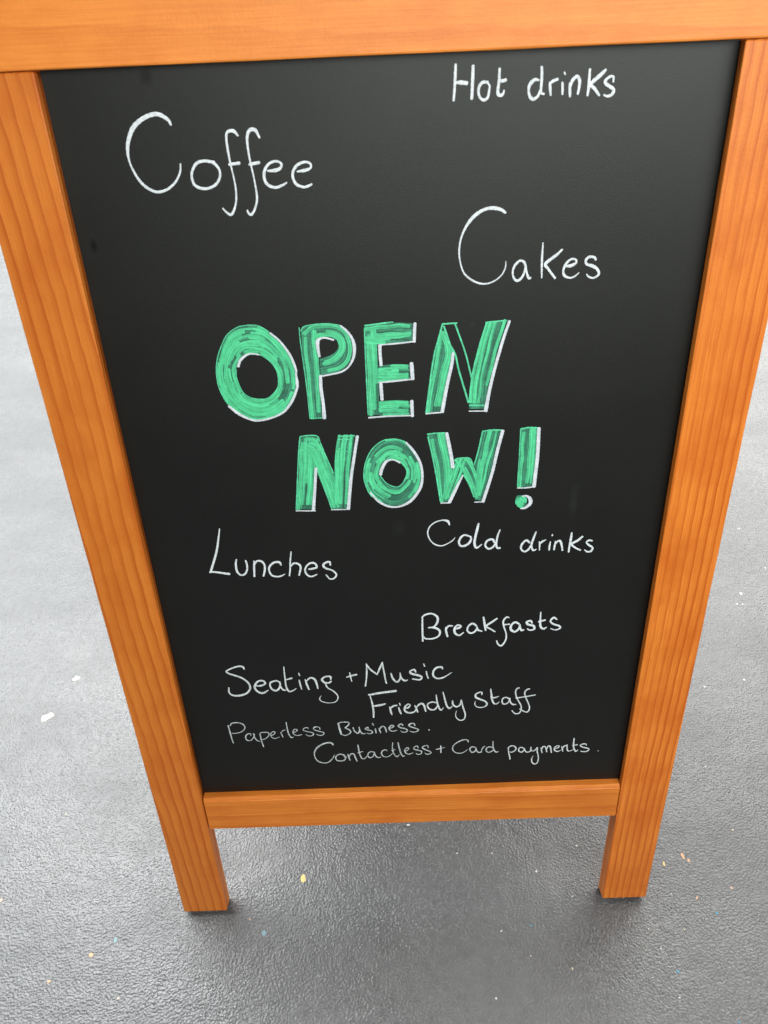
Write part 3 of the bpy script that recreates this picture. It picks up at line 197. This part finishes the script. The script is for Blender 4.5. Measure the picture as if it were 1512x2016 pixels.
def board_material():
    m, nt, p, out = mat('black_board')
    co = N(nt, 'ShaderNodeTexCoord').outputs['Object']
    n1 = noise(nt, co, 7.0, 4, 0.6)
    n2 = noise(nt, co, 1500, 2, 0.6)
    c = mix(nt, ramp(nt, n1, [(0.3, 0.0), (0.75, 1.0)]), (0.0026, 0.0027, 0.0024), (0.0042, 0.0043, 0.0039))
    c = mix(nt, ramp(nt, n2, [(0.35, 0.0), (0.75, 0.5)]), c, (0.010, 0.0105, 0.0095))
    # smudges left by fingers and by wiped chalk (x, y, radius in metres, stretch, strength)
    rough = 0.50
    r = None
    for (sx, sy, rx, ry, k, pale) in SMUDGES:
        vec = mapped(nt, co, (1 / rx, 1 / ry, 0.0), (-sx / rx, -sy / ry, 0))
        ln = N(nt, 'ShaderNodeVectorMath', operation='LENGTH'); nt.links.new(vec, ln.inputs[0])
        nn = M(nt, 'ADD', ln.outputs['Value'], M(nt, 'MULTIPLY', M(nt, 'SUBTRACT', noise(nt, co, 90, 3, 0.6), 0.5), 1.4))
        f = M(nt, 'MULTIPLY', ramp(nt, nn, [(0.2, 1.0), (1.0, 0.0)]), k)
        c = mix(nt, f, c, (0.075, 0.085, 0.082) if pale else (0.004, 0.004, 0.004))
        if not pale:
            r = f if r is None else M(nt, 'MAXIMUM', r, f)
    nt.links.new(c, p.inputs['Base Color'])
    rg = M(nt, 'ADD', M(nt, 'MULTIPLY', r, 0.3), M(nt, 'MULTIPLY', n1, 0.10))
    nt.links.new(M(nt, 'ADD', rg, 0.41), p.inputs['Roughness'])
    p.inputs['Specular IOR Level'].default_value = 0.42
    nt.links.new(M(nt, 'SUBTRACT', 0.42, M(nt, 'MULTIPLY', r, 0.36)), p.inputs['Specular IOR Level'])
    p.inputs['Specular Tint'].default_value = (0.94, 1.0, 0.965, 1)
    b = N(nt, 'ShaderNodeBump', i_Strength=0.35, i_Distance=0.0002, i_Height=noise(nt, co, 900, 3, 0.6))
    nt.links.new(b.outputs[0], p.inputs['Normal'])
    return m

def marker(name, colour, colour2, lo, hi, su, sv, rough=0.5, thin=0.0):
    """paint from a chalk marker: UV u runs along the stroke and v across it, in mm"""
    m, nt, p, out = mat(name)
    uv = N(nt, 'ShaderNodeTexCoord').outputs['UV']
    ob = N(nt, 'ShaderNodeTexCoord').outputs['Object']
    st = noise(nt, mapped(nt, uv, (su, sv, 1)), 1.0, 4, 0.62, 0.3)
    pa = noise(nt, ob, 160, 3, 0.6)
    f = M(nt, 'ADD', M(nt, 'MULTIPLY', st, 0.8), M(nt, 'MULTIPLY', pa, 0.2))
    a = ramp(nt, f, [(0.34, lo), (0.60, hi)])
    gr = ramp(nt, noise(nt, ob, 1800, 2, 0.6), [(0.30, 1.0 - thin), (0.5, 1.0)])
    a = M(nt, 'MULTIPLY', a, gr)
    c = mix(nt, ramp(nt, f, [(0.36, 0.0), (0.62, 1.0)]), colour2, colour)
    nt.links.new(c, p.inputs['Base Color'])
    p.inputs['Roughness'].default_value = rough
    p.inputs['Specular IOR Level'].default_value = 0.3
    nt.links.new(a, p.inputs['Alpha'])
    return m

chalk_white = marker('white_marker', (0.83, 0.90, 0.93), (0.66, 0.74, 0.77), 0.74, 1.0, 0.35, 0.8)
chalk_thin = marker('white_marker_thin', (0.84, 0.92, 0.94), (0.66, 0.74, 0.75), 0.6, 1.0, 0.30, 0.8, thin=0.35)
chalk_faint = marker('white_marker_faint', (0.76, 0.84, 0.85), (0.55, 0.63, 0.63), 0.45, 0.95, 0.25, 0.8, thin=0.5)
edge_white = marker('white_marker_edge', (0.74, 0.80, 0.86), (0.55, 0.62, 0.66), 0.85, 1.0, 0.15, 0.6)
green_wash = marker('green_marker_wash', (0.09, 0.50, 0.28), (0.07, 0.30, 0.20), 0.22, 0.70, 0.02, 0.7)
green_fill = marker('green_marker', (0.115, 0.80, 0.38), (0.09, 0.58, 0.29), 0.45, 1.0, 0.02, 0.8)
green_line = marker('green_marker_line', (0.14, 0.82, 0.44), (0.09, 0.55, 0.30), 0.72, 1.0, 0.2, 0.8)

def floor_material():
    m, nt, p, out = mat('grey_resin_floor')
    co = N(nt, 'ShaderNodeTexCoord').outputs['Object']
    big = noise(nt, co, 2.2, 4, 0.55)
    mid = noise(nt, co, 60, 4, 0.6)
    c = mix(nt, ramp(nt, big, [(0.35, 0.0), (0.7, 1.0)]), (0.066, 0.069, 0.072), (0.094, 0.097, 0.096))
    c = mix(nt, ramp(nt, mid, [(0.45, 0.0), (0.75, 0.5)]), c, (0.050, 0.052, 0.052))
    # pale scuffs
    sc1 = noise(nt, mapped(nt, co, (3.0, 5.0, 1), (3, 1, 0)), 1.0, 5, 0.65)
    c = mix(nt, ramp(nt, sc1, [(0.55, 0.0), (0.78, 0.35)]), c, (0.20, 0.20, 0.20))
    nt.links.new(c, p.inputs['Base Color'])
    p.inputs['Roughness'].default_value = 0.30
    p.inputs['Specular IOR Level'].default_value = 0.85
    nt.links.new(M(nt, 'ADD', M(nt, 'MULTIPLY', ramp(nt, noise(nt, mapped(nt, co, (5.0, 9.0, 1), (1, 4, 0)), 1.0, 4, 0.6), [(0.38, 0.0), (0.68, 1.0)]), 0.16), M(nt, 'ADD', 0.20, M(nt, 'MULTIPLY', sc1, 0.14))), p.inputs['Roughness'])
    # orange-peel skin: rounded blobs a few millimetres wide
    h = M(nt, 'ADD', M(nt, 'MULTIPLY', noise(nt, co, 350, 1.5, 0.45, 0.2), 1.5), M(nt, 'MULTIPLY', noise(nt, co, 800, 2, 0.5), 0.22))
    h = M(nt, 'ADD', h, M(nt, 'MULTIPLY', noise(nt, co, 45, 3, 0.55), 1.6))
    b = N(nt, 'ShaderNodeBump', i_Strength=1.0, i_Distance=0.00085, i_Height=h)
    nt.links.new(b.outputs[0], p.inputs['Normal'])
    return m

def plain(name, c, rough=0.5, spec=0.5, var=0.15, scale=300):
    m, nt, p, out = mat(name)
    co = N(nt, 'ShaderNodeTexCoord').outputs['Object']
    n = noise(nt, co, scale, 3)
    nt.links.new(mix(nt, n, tuple(x * (1 - var) for x in c), tuple(min(1, x * (1 + var)) for x in c)), p.inputs['Base Color'])
    p.inputs['Roughness'].default_value = rough
    p.inputs['Specular IOR Level'].default_value = spec
    return m

SMUDGES = [(-0.1748, 0.9665, 0.006, 0.008, 0.30, False), (-0.2385, 0.8521, 0.0035, 0.0065, 0.7, False),
           (0.1637, 0.6025, 0.005, 0.022, 0.08, True), (-0.0035, 0.579, 0.008, 0.010, 0.06, True),
           (0.064, 0.7754, 0.003, 0.003, 0.12, True)]
board_mat = board_material()
floor_mat = floor_material()
bare_pine = plain('worn_pine_edge', (0.72, 0.40, 0.16), 0.7)
hardboard = plain('brown_hardboard', (0.16, 0.085, 0.04), 0.7)
brass = plain('dull_brass', (0.45, 0.33, 0.14), 0.4); brass.node_tree.nodes['Principled BSDF'].inputs['Metallic'].default_value = 0.9

# ------------------------------------------------------------------ geometry helpers
def link(name, verts, faces, material, parent=None, matrix=None, uvs=None, smooth=False):
    me = bpy.data.meshes.new(name)
    me.from_pydata(verts, [], faces)
    if uvs:
        lay = me.uv_layers.new(name='UVMap')
        for poly in me.polygons:
            for li in poly.loop_indices:
                lay.data[li].uv = uvs[me.loops[li].vertex_index]
    for mm in (material if isinstance(material, list) else [material]): me.materials.append(mm)
    if smooth:
        for poly in me.polygons: poly.use_smooth = True
    me.update()
    o = bpy.data.objects.new(name, me); col.objects.link(o)
    if parent: o.parent = parent
    if matrix: o.matrix_local = matrix
    return o

def stick(name, profile, axis, a, b, material, parent, matrix, wob=0.0004, groove=None):
    """a timber of the given closed profile, extruded from a to b along x or y.
    profile points are (across, z) for axis y and (y, z) for axis x; ends are eased, edges slightly uneven"""
    n = len(profile)
    L = abs(b - a); steps = max(2, int(L / 0.03))
    cx = sum(p[0] for p in profile) / n; cz = sum(p[1] for p in profile) / n
    st = [0.0, 0.0008] + [L * i / steps for i in range(1, steps)] + [L - 0.0008, L]
    if groove: st = sorted(st + [groove[0] - 0.0005, groove[0] + 0.0005])
    verts = []; rnd = random.Random(name + str(a) + str(profile[0]))
    for k, s in enumerate(st):
        inset = 0.0008 if k in (0, len(st) - 1) else 0.0
        d = a + s
        for (p, z) in profile:
            jp = rnd.uniform(-wob, wob) * 0.5; jz = rnd.uniform(-wob, wob) * 0.15
            if k in (0, len(st) - 1): jp = jz = 0
            if groove and s < groove[0] and abs(p - groove[2]) < 1e-5: p = groove[1]
            if groove and abs(p - groove[1]) < 1e-5: jp = 0
            pp = p - math.copysign(inset, p - cx) + jp; zz = z - math.copysign(inset, z - cz) + jz
            foot = FOOT * zz / T * (1 - s / L) if (axis == 'y' and a == 0) else 0.0
            verts.append((pp, d + foot, zz) if axis == 'y' else (d, pp, zz))
    faces = []
    for k in range(len(st) - 1):
        for i in range(n):
            j = (i + 1) % n
            faces.append((k * n + i, k * n + j, (k + 1) * n + j, (k + 1) * n + i))
    faces.append(tuple(range(n))); faces.append(tuple(reversed(range((len(st) - 1) * n, len(st) * n))))
    o = link(name, verts, faces, [material, bare_pine] if axis == 'y' else material, parent, matrix)
    if axis == 'y':            # pale worn arris round the foot
        for i in range(n): o.data.polygons[i].material_index = 1
    bm = bmesh.new(); bm.from_mesh(o.data); bmesh.ops.recalc_face_normals(bm, faces=bm.faces)
    bm.to_mesh(o.data); bm.free()
    return o

def eased(x0, x1, z0, z1, r, rebate=None):
    """rectangle with eased corners; rebate=(side, width, z) cuts a step behind the inner edge"""
    k = 0.3 * r
    pts = [(x0 + r, z1), (x1 - r, z1), (x1 - k, z1 - k), (x1, z1 - r)]
    if rebate and rebate[0] > 0: pts += [(x1, rebate[2]), (x1 - rebate[1], rebate[2]), (x1 - rebate[1], -0.0168), (x1, -0.0168), (x1, z0)]
    else: pts += [(x1, z0 + r), (x1 - k, z0 + k), (x1 - r, z0)]
    if rebate and rebate[0] < 0: pts += [(x0, z0), (x0, -0.0168), (x0 + rebate[1], -0.0168), (x0 + rebate[1], rebate[2]), (x0, rebate[2])]
    else: pts += [(x0 + r, z0), (x0 + k, z0 + k), (x0, z0 + r)]
    pts += [(x0, z1 - r), (x0 + k, z1 - k)]
    return pts

def tag(o, label=None, category=None, kind=None, group=None):
    if label: o['label'] = label
    if category: o['category'] = category
    if kind: o['kind'] = kind
    if group: o['group'] = group
    return o

# ------------------------------------------------------------------ the floor
fv = []; ff = []
link_floor = link('floor', [(-6, -4, 0), (6, -4, 0), (6, 6, 0), (-6, 6, 0)], [(0, 1, 2, 3)], floor_mat)
floor = tag(link_floor, 'dark grey resin floor with orange-peel skin and stray paint flecks', None, 'structure')
FC = {'cream': (0.62, 0.59, 0.45), 'yellow': (0.62, 0.47, 0.17), 'orange': (0.58, 0.32, 0.17), 'pink': (0.62, 0.36, 0.27),
      'blue': (0.05, 0.30, 0.48), 'teal': (0.16, 0.27, 0.30), 'white': (0.62, 0.62, 0.58), 'tan': (0.55, 0.48, 0.33)}
FM = {k: plain('fleck_' + k, v, 0.45, 0.5, 0.12, 900) for k, v in FC.items()}
def chip(x, y, wmm, hmm, rot, rnd, h=0.0004):
    n = 9; c, s = math.cos(math.radians(rot)), math.sin(math.radians(rot))
    top = []
    for i in range(n):
        t = 2 * math.pi * i / n + rnd.uniform(-.15, .15); rr = rnd.uniform(0.6, 1.12)
        a, b = wmm / 2000 * rr * math.cos(t), hmm / 2000 * rr * math.sin(t)
        top.append((x + a * c - b * s, y + a * s + b * c))
    return [(p[0], p[1], 0.0001) for p in top] + [(x + (p[0] - x) * 0.9, y + (p[1] - y) * 0.9, h) for p in top]
def chip_faces(o, n=9):
    return [(o + i, o + (i + 1) % n, o + n + (i + 1) % n, o + n + i) for i in range(n)] + [tuple(o + n + i for i in range(n))]
names = {'cream': 'cream paint fleck', 'yellow': 'yellow fleck', 'orange': 'orange fleck', 'pink': 'pinkish fleck',
         'blue': 'bright blue fleck', 'teal': 'faded blue-grey fleck', 'white': 'white fleck', 'tan': 'tan fleck'}
rnd = random.Random(3)
small = {k: ([], []) for k in FC}
for (x, y, wm, hm, rot, cn) in FLECKS:
    v = chip(x, y, wm, hm, rot, rnd)
    if max(wm, hm) > 5.0:
        tag(link('paint_fleck', v, chip_faces(0), FM[cn], floor), names[cn])
    else:
        V, Fc = small[cn]; Fc += chip_faces(len(V)); V += v
for i in range(90):           # the finest specks, spread unevenly, thicker to the right
    x = rnd.uniform(-0.75, 0.85); y = rnd.uniform(-0.30, 1.1)
    if rnd.random() > 0.35 + 0.6 * (x > 0.15): continue
    cn = rnd.choice(['white'] * 9 + ['tan'] * 2 + ['orange', 'blue', 'pink'])
    V, Fc = small[cn]; s = rnd.uniform(0.5, 1.6)
    Fc += chip_faces(len(V)); V += chip(x, y, s, s * rnd.uniform(.6, 1.6), rnd.uniform(0, 90), rnd)
av = []; af = []; am = []; keys = list(FC)
for ki, k in enumerate(keys):
    V, Fc = small[k]; o = len(av); av += V; af += [tuple(i + o for i in f) for f in Fc]; am += [ki] * len(Fc)
sp = link('small_flecks', av, af, [FM[k] for k in keys], floor)
for poly, k in zip(sp.data.polygons, am): poly.material_index = k
tag(sp, None, None, 'stuff')

# ------------------------------------------------------------------ the sign
W_IN, W_ST = 0.250, 0.0569
Y_TOP, Y_END = 0.9731, 1.050
Y_R0, Y_R1 = 0.1622, 0.2168
sign = bpy.data.objects.new('chalkboard_sign', None); col.objects.link(sign)
sign.empty_display_size = 0.1
tag(sign, 'orange stained wooden A-frame sign whose black chalkboard reads OPEN NOW! in green', 'chalkboard sign')
ym = Y_END * math.sin(LEAN) + 0.018
REAR = Matrix.Translation((0, 2 * ym, 0)) @ Matrix.Rotation(math.pi, 4, 'Z') @ FRONT

for k, MX in enumerate((FRONT, REAR)):
    st1 = stick('stile', eased(-W_IN - W_ST, -W_IN, -T, 0, 0.0009, (1, 0.0032, -0.0066)), 'y', 0, Y_TOP - 0.0007, wood_left, sign, MX, groove=(Y_R0 + 0.004, -W_IN, -W_IN - 0.0032))
    st2 = stick('stile', eased(W_IN, W_IN + W_ST, -T, 0, 0.0009, (-1, 0.0026, -0.0078)), 'y', 0, Y_TOP - 0.0007, wood_right, sign, MX, groove=(Y_R0 + 0.004, W_IN, W_IN + 0.0026))
    tr = stick('top_rail', eased(Y_TOP, Y_END, -T, 0.0006, 0.0014), 'x', -W_IN - W_ST, W_IN + W_ST, wood_top, sign, MX)
    br = stick('bottom_rail', [(Y_R0, -0.0185), (Y_R0, -0.0022), (Y_R0 + 0.0014, -0.0008), (Y_R1 - 0.0054, -0.0008), (Y_R1 - 0.0046, -0.0016), (Y_R1 - 0.0036, -0.0012), (Y_R1 - 0.0006, -0.0028), (Y_R1, -0.0038), (Y_R1, -0.0185)],
               'x', -W_IN + 0.0012, W_IN - 0.0006, wood_bottom, sign, MX)
    if k == 0:
        tag(st1, 'left upright leg of the frame, darker with broad wavy grain')
        tag(st2, 'right upright leg of the frame, brighter with fine straight grain')
    xl = W_IN - 0.0004; x = W_IN + 0.0008; y0, y1 = Y_R1 - 0.008, Y_TOP + 0.006
    zb = ZP - 0.005
    bd = link('chalkboard', [(-xl, y0, ZP), (x, y0, ZP), (x, y1, ZP), (-xl, y1, ZP), (-xl, y0, zb), (x, y0, zb), (x, y1, zb), (-xl, y1, zb)],
              [(0, 1, 2, 3), (7, 6, 5, 4), (0, 4, 5, 1), (1, 5, 6, 2), (2, 6, 7, 3), (3, 7, 4, 0)], [board_mat, hardboard], sign, MX)
    bd.data.polygons[1].material_index = 1
    if k == 0:
        board = bd
        tag(board, 'black board covered in white and green handwriting')
for s in (-1, 1):              # butt hinges joining the two frames at the top
    v = []; f = []
    zt = Y_END * math.cos(LEAN) + T * math.sin(LEAN) + FOOT * math.cos(LEAN)
    for (a, b, c, d) in ((-0.016, 0.016, -0.017, 0.017),):
        x0 = s * 0.2 + a; x1 = s * 0.2 + b
        for i in range(10):
            t = math.pi * i / 9
            v += [(x0, ym - 0.004 * math.cos(t), zt + 0.002 + 0.004 * math.sin(t)), (x1, ym - 0.004 * math.cos(t), zt + 0.002 + 0.004 * math.sin(t))]
        f += [(2 * i, 2 * i + 1, 2 * i + 3, 2 * i + 2) for i in range(9)]
        f += [tuple(range(0, 20, 2)), tuple(range(19, 0, -2)), (0, 18, 19, 1)]
    link('hinge', v, f, brass, sign)

# ------------------------------------------------------------------ handwriting
def spline(pts, step=0.7):
    """Catmull-Rom through hand-placed points (mm); returns evenly spaced samples"""
    if len(pts) == 2:
        a, b = pts; d = math.dist(a[:2], b[:2]); n = max(2, int(d / step) + 1)
        return [tuple(a[k] + (b[k] - a[k]) * i / (n - 1) for k in range(len(a))) for i in range(n)]
    P = [tuple(2 * pts[0][k] - pts[1][k] for k in range(len(pts[0])))] + list(pts) + [tuple(2 * pts[-1][k] - pts[-2][k] for k in range(len(pts[0])))]
    out = []
    for i in range(1, len(P) - 2):
        p0, p1, p2, p3 = P[i - 1:i + 3]
        n = max(2, int(math.dist(p1[:2], p2[:2]) / step))
        for j in range(n):
            t = j / n
            out.append(tuple(0.5 * (2 * p1[k] + (p2[k] - p0[k]) * t + (2 * p0[k] - 5 * p1[k] + 4 * p2[k] - p3[k]) * t * t + (3 * p1[k] - p0[k] - 3 * p2[k] + p3[k]) * t ** 3) for k in range(len(p1))))
    out.append(tuple(pts[-1]))
    return out

class Ink:
    def __init__(s): s.mi = []; s.v = []; s.f = []; s.uv = []; s.h = 0.00012; s.u = 0.0; s.r = random.Random(11)
    def stroke(s, pts, dh=0.00004, wk=1.0, mi=0):
        q = spline(pts); n = len(q); base = len(s.v); u = s.u + s.r.uniform(0, 300); v0 = s.r.uniform(0, 300)
        tot = sum(math.dist(q[i][:2], q[i + 1][:2]) for i in range(n - 1)) or 1
        run = 0
        rows = []
        for i in range(n):
            a = q[max(0, i - 1)]; b = q[min(n - 1, i + 1)]
            dx, dy = b[0] - a[0], b[1] - a[1]; l = math.hypot(dx, dy) or 1; dx /= l; dy /= l
            if i: run += math.dist(q[i][:2], q[i - 1][:2])
            wd = max(0.35, q[i][2]) * 0.5 * wk * (1 + 0.05 * math.sin(run * 1.7 + v0))
            rows.append((q[i][0], q[i][1], dx, dy, wd, run))
        # rounded ends
        r0 = rows[0]; r1 = rows[-1]
        cap0 = [(r0[0] - r0[2] * r0[4] * c, r0[1] - r0[3] * r0[4] * c, r0[2], r0[3], r0[4] * w_, -r0[4] * c) for c, w_ in ((0.62, 0.3), (0.45, 0.7), (0.2, 0.93))]
        cap1 = [(r1[0] + r1[2] * r1[4] * c, r1[1] + r1[3] * r1[4] * c, r1[2], r1[3], r1[4] * w_, run + r1[4] * c) for c, w_ in ((0.2, 0.93), (0.45, 0.7), (0.62, 0.3))]
        rows = cap0 + rows + cap1
        for (x, y, dx, dy, wd, rr) in rows:
            z = s.h + 0.00006 * rr / 40.0
            for k in (-1, 0, 1):
                s.v.append(((x - dy * wd * k) / 1000, (y + dx * wd * k) / 1000, ZP + z + (0.00005 if k == 0 else 0)))
                s.uv.append((u + rr, v0 + wd * k))
        for i in range(len(rows) - 1):
            for k in (0, 1):
                o = base + i * 3 + k
                s.f.append((o, o + 3, o + 4, o + 1)); s.mi.append(mi)
        s.h += dh
    def band(s, A, B, n=40, m=6, dens=0.8):
        def res(P):
            q = spline([tuple(p) for p in P], 0.6); L = [0]
            for i in range(1, len(q)): L.append(L[-1] + math.dist(q[i], q[i - 1]))
            out = []; j = 0
            for i in range(n):
                t = L[-1] * i / (n - 1)
                while j < len(q) - 2 and L[j + 1] < t: j += 1
                f = (t - L[j]) / ((L[j + 1] - L[j]) or 1); f = min(1, max(0, f))
                out.append(tuple(q[j][k] + (q[j + 1][k] - q[j][k]) * f for k in (0, 1)))
            return out, L[-1]
        a, la = res(A); b, lb = res(B); base = len(s.v); u0 = s.r.uniform(0, 900); v0 = s.r.uniform(0, 900)
        lm = (la + lb) / 2
        for i in range(n):
            for k in range(m):
                t = k / (m - 1); w_ = math.dist(a[i], b[i])
                s.v.append(((a[i][0] * (1 - t) + b[i][0] * t) / 1000, (a[i][1] * (1 - t) + b[i][1] * t) / 1000, ZP + s.h))
                s.uv.append((u0 + lm * i / (n - 1), v0 + w_ * t))
        for i in range(n - 1):
            for k in range(m - 1):
                o = base + i * m + k
                s.f.append((o, o + m, o + m + 1, o + 1)); s.mi.append(0)
        s.h += 0.00004
        # single strokes of the marker over the thin wash, loose and unevenly spaced
        closed = math.dist(a[0], a[-1]) < 0.5
        wid = sum(math.dist(a[i], b[i]) for i in range(n)) / n
        K = max(3, int(wid / 1.9)) * (4 if closed else 1)
        for q in range(K):
            if s.r.random() > dens: continue
            t0 = ((q % max(3, int(wid / 1.9))) + s.r.uniform(0.15, 0.85)) / max(3, int(wid / 1.9))
            sw = s.r.uniform(2.0, 3.6)
            if closed:
                i0 = int(s.r.uniform(0, n)); ln = int(n * s.r.uniform(0.10, 0.34))
            else:
                i0 = int(n * s.r.choice((0, 0, 0.02, s.r.uniform(0, 0.5)))); ln = int(n * s.r.choice((1.0, 1.0, 0.96, s.r.uniform(0.4, 0.8))))
            dr = s.r.uniform(-0.10, 0.10); pts = []
            for i in range(i0, i0 + ln + 1, 4):
                if closed: k = i % (n - 1)
                elif i > n - 1: break
                else: k = i
                wd = math.dist(a[k], b[k]); lim = min(0.48, sw * 0.5 / max(wd, 0.1))
                t = min(1 - lim, max(lim, t0 + dr * (i - i0) / n + 0.02 * math.sin(i * 0.35 + q)))
                pts.append((a[k][0] * (1 - t) + b[k][0] * t, a[k][1] * (1 - t) + b[k][1] * t, min(sw, wd * 0.96)))
            if len(pts) >= 2: s.stroke(pts, 0.00001, 1.0, 1)
    def build(s, name, material, label):
        o = link(name, s.v, s.f, material, board, None, s.uv)
        for poly, k in zip(o.data.polygons, s.mi): poly.material_index = k
        if label: o['label'] = label
        return o

THIN = {'Friendly': chalk_thin, 'Staff': chalk_thin, 'Seating': chalk_thin, 'plus': chalk_thin, 'Music': chalk_thin, 'Paperless': chalk_faint,
        'Business.': chalk_faint, 'Contactless': chalk_faint, 'Card': chalk_faint, 'payments.': chalk_thin}
seen = 0
for name, strokes in WORDS:
    ink = Ink()
    for s_ in strokes: ink.stroke([tuple(p) for p in s_], wk=0.93)
    lab = "handwritten white word '%s'" % name
    if name == 'plus':
        seen += 1
        lab = "handwritten white plus sign before '%s'" % ('Music' if seen == 1 else 'Card')
    ink.build('handwritten_word' if name != 'plus' else 'handwritten_plus', THIN.get(name, chalk_white), lab)

cnt = {}
for g in LETTERS:
    n_ = g['name']; cnt[n_] = cnt.get(n_, 0) + 1
    which = {'O': ['O of OPEN', 'O of NOW'], 'N': ['N of OPEN', 'N of NOW'], 'P': ['P of OPEN'], 'E': ['E of OPEN'], 'W': ['W of NOW'], '!': ['exclamation mark']}[n_][cnt[n_] - 1]
    den = {'O of OPEN': 1.0, 'P of OPEN': 0.6, 'E of OPEN': 0.8, 'N of OPEN': 0.5, 'N of NOW': 0.75, 'O of NOW': 0.65, 'W of NOW': 0.6, 'exclamation mark': 0.5}[which]
    ink = Ink()
    if 'ring' in g:
        a, b = g['ring']; ink.band(a + a[:1], b + b[:1], 110, 12, den)
    for a, b in g['bars']: ink.band(a, b, dens=den)
    if 'disc' in g:
        d = g['disc'] + g['disc'][:1]
        cx = sum(p[0] for p in g['disc']) / len(g['disc']); cy = sum(p[1] for p in g['disc']) / len(g['disc'])
        ink.band(d, [(cx + (p[0] - cx) * 0.02, cy + (p[1] - cy) * 0.02) for p in d], 40, 4)
    ink.build('green_letter', [green_wash, green_fill], 'streaky green ' + which)
    e = Ink(); e.h = 0.00060
    for s_ in g['edges']: e.stroke([tuple(p) for p in s_], 0.00003)
    e.build('letter_outline', green_line, 'green outline of the ' + which)
    e = Ink(); e.h = 0.00105
    for s_ in g['white']: e.stroke([tuple(p) for p in s_], 0.00003, 0.8)
    e.build('letter_shadow', edge_white, 'white shading along the ' + which)
